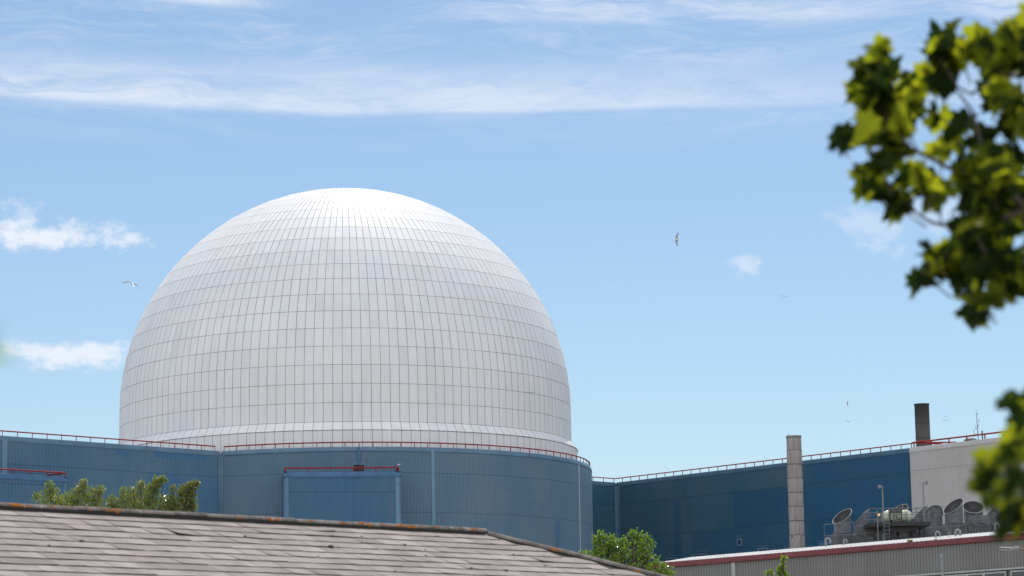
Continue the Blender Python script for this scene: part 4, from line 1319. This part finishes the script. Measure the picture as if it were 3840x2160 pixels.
bush('shrub', 'yellow-green shrub leaning right, third of the shrubs behind the ridge', 'shrub', 'shrubs behind the slate roof', (at(680, 1950, YB).x, YB),
     [(690, 1890, 52, 48, 1.3), (645, 1905, 34, 30, .9), (640, 1870, 14, 18, .3), (648, 1835, 10, 16, .25), (690, 1845, 26, 26, .9), (722, 1825, 24, 18, .8), (738, 1814, 10, 8, .25), (700, 1870, 36, 30, 1.2), (670, 1900, 44, 30, 1.2), (718, 1855, 16, 22, .5), (715, 1905, 22, 20, .5), (728, 1900, 10, 8, .15), (660, 1935, 70, 22, 1.1)],
     215, 5, .062, .040, plain_leaf := mat('yellow_green_leaf', m_leaf((0.035, 0.05, 0.008), (0.09, 0.105, 0.016), (0.13, 0.13, 0.03), (1.8, 1.8, .4), .2, .9)), .10, 15)
YG = 84.0
bush('small_tree', 'bright green glossy-leaved small tree right of the curved blue wall', 'tree', None, (at(2380, 2160, YG).x, YG),
     [(2262, 2010, 36, 26, .9), (2240, 2022, 14, 20, .3), (2285, 2030, 30, 26, .9), (2232, 2045, 12, 14, .25), (2325, 2045, 24, 30, .7), (2330, 2018, 8, 14, .2), (2375, 1993, 14, 16, .45), (2385, 2005, 12, 12, .3), (2370, 2028, 16, 8, .25), (2415, 2022, 26, 20, .7), (2437, 2030, 12, 8, .2), (2405, 2060, 30, 30, .9),
      (2270, 2070, 50, 30, 1.3), (2340, 2085, 60, 34, 1.6), (2420, 2100, 44, 40, 1.3), (2460, 2100, 16, 22, .4), (2310, 2115, 70, 26, 1.2), (2400, 2135, 60, 30, 1.2), (2490, 2130, 30, 18, .7), (2510, 2140, 16, 12, .3), (2470, 2150, 50, 20, 1.0), (2215, 2075, 22, 12, .4), (2182, 2062, 10, 12, .15), (2200, 2085, 30, 10, .35), (2380, 2165, 120, 24, 1.2)],
     44, 5, .105, .066, M_LEAF_G, .14, 21)
YS = 78.0
bush('sapling', 'thin leafy sapling shoot in front of the grey shed', 'tree', None, (at(2930, 2160, YS).x, YS),
     [(2938, 2096, 8, 6, .16), (2939, 2112, 8, 8, .16), (2936, 2128, 10, 9, .22), (2924, 2138, 9, 9, .2), (2930, 2152, 18, 10, .4), (2946, 2156, 14, 8, .25), (2880, 2155, 14, 9, .25), (2893, 2148, 6, 6, .1), (2905, 2175, 40, 14, .6), (2960, 2175, 20, 12, .3)],
     50, 5, .075, .055, M_LEAF_G, .05, 5)

# ------------------------------------------------------------------ sycamore overhanging from the right, close to the camera
def lobed_outline():
    half = [(0.0, -0.02), (0.16, -0.10), (0.30, -0.06), (0.26, 0.06), (0.42, 0.10), (0.58, 0.22), (0.44, 0.27), (0.50, 0.40), (0.36, 0.40), (0.24, 0.40), (0.28, 0.56), (0.20, 0.66), (0.17, 0.78), (0.08, 0.90), (0.0, 1.04)]
    return half
HALF = lobed_outline()
def syc_leaf(mb, p, d, n_, L):
    d = d.normalized(); sd_ = d.cross(n_)
    if sd_.length < 1e-4: sd_ = d.orthogonal()
    sd_.normalize(); n_ = sd_.cross(d)
    droop, fold = random.uniform(.05, .30), random.uniform(.05, .30)
    k0 = len(mb.v)
    def q(x, y):
        return p + d * y * L + sd_ * x * L + n_ * (-droop * y * y * L + fold * abs(x) * L + random.uniform(-.02, .02) * L)
    mid = [q(0, y) for y in (0.0, 0.3, 0.6)]
    left = [q(x, y) for x, y in HALF]; right = [q(-x, y) for x, y in HALF[1:-1]]
    V = mid + left + right
    nl = len(left)
    F = []
    for i in range(nl - 1):
        m_ = 0 if i < 4 else (1 if i < 9 else 2)
        F.append((m_, 3 + i, 3 + i + 1))
    F.append((0, 1, 3 + 4)); F.append((1, 2, 3 + 9))
    rr = [3] + [3 + nl + i for i in range(len(right))] + [3 + nl - 1]
    for i in range(len(rr) - 1):
        m_ = 0 if i < 4 else (1 if i < 9 else 2)
        F.append((m_, rr[i + 1], rr[i]))
    F.append((0, rr[4], 1)); F.append((1, rr[9], 2))
    mb.poly(V, F, smooth=False)
TY = 8.0
syc = thing('sycamore_tree', 'blurred lobed sycamore leaves overhanging from the right edge close by', 'tree', (3.4, 9.0, 0))
UPC = ((290, 240, 50, 4), (335, 305, 55, 6), (235, 330, 50, 5), (205, 405, 45, 5), (300, 400, 60, 7), (365, 415, 55, 6), (430, 370, 45, 4), (255, 470, 45, 6), (325, 500, 55, 7), (420, 465, 50, 5), (140, 622, 20, 3), (235, 585, 35, 4), (335, 590, 50, 6), (395, 540, 40, 4),
       (350, 680, 75, 10), (290, 720, 45, 5), (245, 805, 45, 5), (330, 830, 45, 5), (370, 905, 40, 5), (430, 760, 60, 7), (490, 805, 55, 6), (545, 850, 40, 4), (620, 585, 75, 5), (560, 640, 55, 4), (530, 500, 45, 4), (555, 215, 70, 9), (600, 290, 60, 8), (560, 365, 45, 5), (640, 225, 35, 3), (500, 345, 40, 4),
       (720, 205, 50, 6), (770, 190, 40, 4), (860, 175, 60, 8), (800, 280, 55, 6), (905, 120, 45, 6), (905, 260, 60, 7), (800, 400, 60, 6), (845, 445, 45, 4), (900, 490, 45, 4), (880, 570, 45, 4), (720, 620, 55, 6), (765, 690, 60, 7), (690, 760, 65, 8), (800, 780, 85, 12), (885, 720, 70, 8), (700, 880, 75, 9), (800, 900, 85, 11), (895, 850, 80, 9),
       (675, 980, 55, 6), (770, 1000, 65, 6), (845, 1010, 45, 4), (915, 950, 50, 5), (600, 1100, 40, 4), (700, 1085, 65, 7), (785, 1130, 60, 6), (865, 1165, 65, 7), (915, 1220, 60, 6), (650, 1195, 50, 5), (725, 1200, 55, 5), (490, 1215, 22, 3), (520, 1110, 22, 2), (560, 1150, 32, 3), (700, 1300, 30, 3), (710, 1375, 26, 4), (770, 1285, 22, 2), (835, 1235, 55, 5))
LOC = ((410, 380, 35, 3), (480, 430, 50, 5), (505, 330, 45, 4), (520, 560, 50, 5), (500, 640, 50, 6), (485, 735, 45, 5), (230, 850, 55, 5), (330, 830, 50, 5), (300, 915, 55, 5), (430, 850, 60, 6), (200, 1050, 45, 4), (215, 1120, 35, 3), (370, 985, 60, 6), (480, 1000, 60, 7), (400, 1065, 60, 7), (505, 1120, 60, 8), (280, 1225, 30, 3), (450, 1220, 50, 5), (440, 1300, 55, 6), (505, 1350, 65, 7), (420, 1375, 40, 4))
random.seed(31)
crown = MB()
HUB = Vector((1.95, 8.4, 2.55))
SUNLIT = {(290, 240), (335, 305), (205, 405), (365, 415), (420, 465), (140, 622), (245, 805), (330, 830), (620, 585), (560, 640), (530, 500), (770, 190), (800, 400), (845, 445), (900, 490), (500, 345), (430, 370), (845, 1010), (915, 950), (490, 1215)}
LOC_SHADE = {(500, 640), (400, 1065), (505, 1120), (440, 1300), (505, 1350), (420, 1375)}
def in_view(c):
    s_ = c - EYE
    px = 1920 + FPX * s_.dot(RGT) / s_.dot(FWD); py = 1080 - FPX * s_.dot(UPV) / s_.dot(FWD)
    return px < 4000 and py > -170
lit_pts, dark_pts = [], []
def clusters(lst, ox, oy, fac, Yc, dep, L, more, lit):
    for cx, cy, r_, nl in lst:
        x, y = ox + cx / fac, oy + cy / fac
        b = lit(cx, cy)
        Yp = Yc + random.uniform(-dep, dep) + (0.2 if b else -0.1)
        c = at(x, y, Yp)
        (lit_pts if b else dark_pts).append(c)
        kr = r_ / fac * Yp / FPX
        crown.tube([c + (HUB - c).normalized() * 0.08 + rnd_dir() * .04, c + Vector((0, 0, .01))], [0.003, 0.002], 5, mi=1)
        for i in range(max(1, int(nl * more * (0.62 if b else 1.0) + .5))):
            v = rnd_dir()
            p = c + Vector((v.x * kr, v.y * .12, v.z * kr)) * random.uniform(.15, .72)
            if b:
                d = Vector((random.gauss(-.3, .7), random.gauss(-.1, .4), random.gauss(-.2, .7)))
                nn = sd + Vector((random.gauss(0, .35), random.gauss(.1, .35), random.gauss(0, .3)))
            else:
                d = Vector((random.gauss(-.35, .7), random.gauss(-.1, .5), random.gauss(-.45, .6)))
                nn = Vector((random.gauss(0, .5), random.gauss(.1, .6), random.gauss(.7, .5)))
            Ls = L * random.uniform(.65, 1.12)
            syc_leaf(crown, p - d.normalized() * Ls * .45, d, nn, Ls)
clusters(UPC, 3040, 0, 1.1588, TY, 0.3, 0.100, 1.55, lambda x, y: (x, y) in SUNLIT)
clusters(LOC, 3600, 1350, 2.229, 6.3, 0.2, 0.076, 0.9, lambda x, y: (x, y) not in LOC_SHADE)
def hand(cx, cy, ux, uy, Lpx, tilt=0.0):
    # single large sunlit leaves that stand out at the rim of the spray
    p = at(3040 + cx / 1.1588, cy / 1.1588, TY + .25)
    d = RGT * ux + UPV * uy + FWD * random.uniform(-.2, .2)
    syc_leaf(crown, p, d, Vector((tilt, -.55, .75)), Lpx * 0.86 / FPX * TY)
for h_ in ((285, 330, .08, 1, 150, .1), (330, 330, .5, .9, 130, -.2), (205, 610, -1, -.05, 130, .1), (690, 500, -.75, -.75, 200, .0), (560, 600, .8, -.5, 150, .1), (300, 760, -.8, -.35, 120, 0), (470, 430, -.6, .3, 120, .2), (850, 420, .3, -.9, 130, 0), (520, 1195, -.8, -.5, 95, 0), (560, 170, -.3, .9, 110, 0), (600, 130, .6, .7, 90, 0)):
    hand(*h_)
# rest of the crown, unseen, with leaves added to shade the dark clusters
def shade_leaf(c):
    if in_view(c):
        return
    for p in lit_pts:
        t_ = (c - p).dot(sd)
        if t_ > 0 and ((c - p) - sd * t_).length < 0.18:
            return
    syc_leaf(crown, c, Vector((random.gauss(0, .7), random.gauss(0, .6), random.gauss(-.3, .5))), Vector((random.gauss(0, .4), random.gauss(0, .4), 1)), .14)
for i in range(760):
    v = rnd_dir()
    shade_leaf(Vector((2.25, 8.9, 4.45)) + Vector((v.x * 1.25, v.y * .9, v.z * .6)) * random.random() ** .4)
for p in dark_pts:
    for i in range(12):
        t_ = max(0.35, (4.15 - p.z) / .68) + random.uniform(0, .35)
        shade_leaf(p + sd * t_ + rnd_dir() * .13)
crown.build('crown', [M_LEAF_S, M_BARK], syc)
def limb(pts, r):
    b_ = MB(); b_.tube(pts, r, 8); b_.build('branch', M_BARK, syc)
def A_(cx, cy, Y=TY): return at(3040 + cx / 1.1588, cy / 1.1588, Y)
limb([HUB, A_(930, 900), A_(780, 760), A_(600, 730), A_(430, 640), A_(330, 520), A_(300, 330)], [.024, .014, .010, .007, .005, .004, .002])
limb([A_(960, 330), A_(800, 330), A_(700, 410), A_(640, 380), A_(590, 300)], [.008, .005, .005, .004, .003])
limb([A_(610, 985), A_(520, 965), A_(450, 920), A_(410, 870)], [.006, .005, .004, .003])
limb([A_(960, 900), A_(700, 1000), A_(600, 985)], [.010, .007, .006])
limb([A_(780, 760), A_(700, 480), A_(640, 400)], [.007, .005, .004])
limb([A_(960, 1050), A_(760, 1180), A_(700, 1360)], [.009, .005, .002])
limb([A_(600, 1100), A_(500, 1160), A_(430, 1300)], [.005, .004, .002])
limb([A_(960, 120), A_(830, 110), A_(790, 90)], [.006, .004, .003])
tk = MB()
tk.tube([(3.4, 9.0, 0), (3.3, 9.0, 1.2), (3.2, 9.0, 2.6), (2.9, 8.9, 3.8), (2.5, 8.7, 4.6)], [.20, .17, .14, .10, .05], 12)
tk.tube([(3.22, 9.0, 2.3), (2.6, 8.7, 2.5), tuple(HUB)], [.08, .05, .03], 8)
tk.build('trunk', M_BARK, syc)

# a leaf tip of another plant just at the left edge, very close
random.seed(3)
tl = thing('leafy_twig', 'out of focus green leaf tip at the left edge of the picture', 'twig', (-0.62, 2.1, 0))
p = at(-26, 1322, 2.1)
s = MB()
syc_leaf(s, p + Vector((-.012, 0, .0)), Vector((1, .1, -.1)), Vector((0, .3, .8)), .030)
syc_leaf(s, p + Vector((-.02, 0, -.012)), Vector((.6, .1, -.6)), Vector((0.5, -.1, .8)), .030)
s.build('leaf', M_LEAF_G, tl)
s = MB(); s.tube([(-.62, 2.1, 0), (-.56, 2.1, 1.2), p + Vector((-.02, 0, 0)), at(2, 1215, 2.1)], [.008, .005, .003, .0012], 6); s.build('stem', M_BARK, tl)

# ------------------------------------------------------------------ gulls
def gull(name, label, pos, span, heading, pitch_, roll_, lw_, rw_, perched=False):
    """one continuous body with two bent wings; lw_, rw_ = (inner lift, outer lift, sweep) of each wing"""
    Lb = span * 0.42
    mb = MB()
    N_ = 10
    prof = [(-.50, .012, 0), (-.36, .04, 0), (-.2, .085, -.005), (0, .115, -.012), (.18, .105, -.008), (.32, .066, .008), (.40, .062, .022), (.47, .052, .026), (.52, .026, .020), (.60, .006, .010)]
    rows = [[Vector((y * Lb, r_ * Lb * math.cos(a), (zz + r_ * .9 * math.sin(a)) * Lb)) for a in [2 * math.pi * i / N_ for i in range(N_)]] for y, r_, zz in prof]
    mb.grid(rows[:9], smooth=True, closed=True, mi=0)
    mb.grid(rows[8:], smooth=True, closed=True, mi=3)
    mb.face(rows[0][::-1]); mb.face(rows[-1], mi=3)
    mb.poly([Vector((-.44 * Lb, .03 * Lb, .01 * Lb)), Vector((-.44 * Lb, -.03 * Lb, .01 * Lb)), Vector((-.72 * Lb, -.11 * Lb, 0)), Vector((-.75 * Lb, 0, -.004 * Lb)), Vector((-.72 * Lb, .11 * Lb, 0)), Vector((-.44 * Lb, 0, -.012 * Lb))],
            [(0, 1, 2, 3, 4), (5, 1, 0), (5, 2, 1), (5, 3, 2), (5, 4, 3), (5, 0, 4)])
    for sg, (li, lo, sw) in ((1, lw_), (-1, rw_)):
        if perched:
            st_ = [(0.06, .10, .03, .12, 0.30), (0.11, -.15, .02, .10, .32), (0.08, -.5, .015, .03, .22), (0.03, -.85, .01, -.02, .06)]
            prev = None
            rows = []
            for (yy, xx, th, zz, ch_) in st_:
                rows.append([Vector((xx * Lb + ch_ * Lb * .5, sg * yy * Lb, zz * Lb)), Vector((xx * Lb, sg * (yy + .03) * Lb, (zz - .02) * Lb)), Vector((xx * Lb - ch_ * Lb * .2, sg * yy * Lb, (zz - .12) * Lb)), Vector((xx * Lb, sg * (yy - .02) * Lb, (zz - .04) * Lb))])
            mb.grid(rows[:3], smooth=True, closed=True, mi=1); mb.grid(rows[2:], smooth=True, closed=True, mi=2)
            continue
        half = span / 2
        y_, z_, x_ = .06 * Lb, .05 * Lb, .12 * Lb
        stn = [(0, .44), (.16, .46), (.40, .40), (.58, .34), (.80, .22), (.93, .12), (1.0, .03)]
        pts = []
        yy, zz, prevf = y_, z_, 0
        for f, ch_ in stn:
            df = f - prevf
            ang_ = li if f <= .41 else lo
            yy += df * half * math.cos(ang_); zz += df * half * math.sin(ang_)
            xx = x_ + (f * .22 * half if f <= .41 else (.41 * .22 - (f - .41) * sw) * half)
            pts.append((xx, yy, zz, ch_ * Lb)); prevf = f
        rows = []
        for xx, yy, zz, ch_ in pts:
            th = ch_ * .12
            rows.append([Vector((xx + ch_ * .3, sg * yy, zz)), Vector((xx, sg * yy, zz + th)), Vector((xx - ch_ * .7, sg * yy, zz - th * .3)), Vector((xx, sg * yy, zz - th * .5))])
        mb.grid(rows[:5], smooth=True, closed=True, mi=1); mb.grid(rows[4:], smooth=True, closed=True, mi=2)
    if perched:
        for sg in (-1, 1):
            mb.tube([Vector((0, sg * .04 * Lb, -.1 * Lb)), Vector((.02 * Lb, sg * .04 * Lb, -.30 * Lb))], .012 * Lb, 5, mi=3)
    o = mb.build(name, [M_GULLW, M_GULLG, M_GULLB, M_BEAK])
    o.location = pos
    o.rotation_euler = (roll_, pitch_, heading)
    tag(o, label, 'gull', 'gulls')
    return o
gull('flying_gull', 'gull with black wing tips banking left of the white dome', at(498, 1066, 205), 1.75, R(108), R(-27), R(2), (R(26), R(-14), .45), (R(-20), R(-66), .1))
gull('flying_gull', 'gull with wings spread upright in the open sky right of the dome', at(2539, 897, 235), 1.15, R(172), R(-4), R(78), (R(8), R(-6), .65), (R(6), R(-10), .5))
gull('flying_gull', 'tiny distant gull gliding level far right in the sky, above the low chimneys', at(2939, 1112, 300), 1.0, R(80), 0, R(12), (R(22), R(-12), .3), (R(18), R(-22), .3))
gull('flying_gull', 'tiny dark gull tilted upright above the pale chimney', at(3179, 1513, 300), .62, R(175), 0, R(68), (R(20), R(-25), .5), (R(15), R(-15), .5))
gull('flying_gull', 'tiny gull with raised wings below the tilted dark one', at(3184, 1583, 290), 1.0, R(100), 0, R(4), (R(38), R(16), .3), (R(40), R(8), .3))
gull('flying_gull', 'gull with drooping wings right of the sooty chimney', at(3545, 1577, 280), 1.0, R(100), 0, R(-6), (R(14), R(-34), .4), (R(10), R(-34), .4))
gull('flying_gull', 'very faint gull just above the drooping winged one', at(3548, 1562, 520), 1.2, R(120), 0, R(2), (R(4), R(-2), .3), (R(4), R(-2), .3))
gull('flying_gull', 'white gull crossing in front of the lower right of the dome', at(1990, 1472, 245), 1.15, R(95), R(5), R(3), (R(5), R(-4), .3), (R(4), R(-8), .3))
gull('flying_gull', 'thin gull slanting down above the left end of the blue hall rail', at(2500, 1755, 280), .72, R(85), 0, R(26), (R(8), R(-6), .3), (R(6), R(-8), .3))
gull('flying_gull', 'small gull with one raised wing just above the blue hall rail', at(2873, 1722, 280), .75, R(85), 0, R(-4), (R(58), R(30), .3), (R(10), R(-10), .3))
pg = at(1497, 1747, 264.6)
gull('perched_gull', 'white gull perched on the right end of the bay rail', Vector((-11.62, 265.05, 28.27)), 1.15, R(0), R(-12), 0, (0, 0, 0), (0, 0, 0), True)
q = Vector((CX + 26.9 * math.cos(R(-24.5)), CY + 26.9 * math.sin(R(-24.5)), 30.62))
gull('perched_gull', 'dark seabird sitting on the coping of the curved wall under the red rail', q, .95, R(180), R(-4), 0, (0, 0, 0), (0, 0, 0), True)
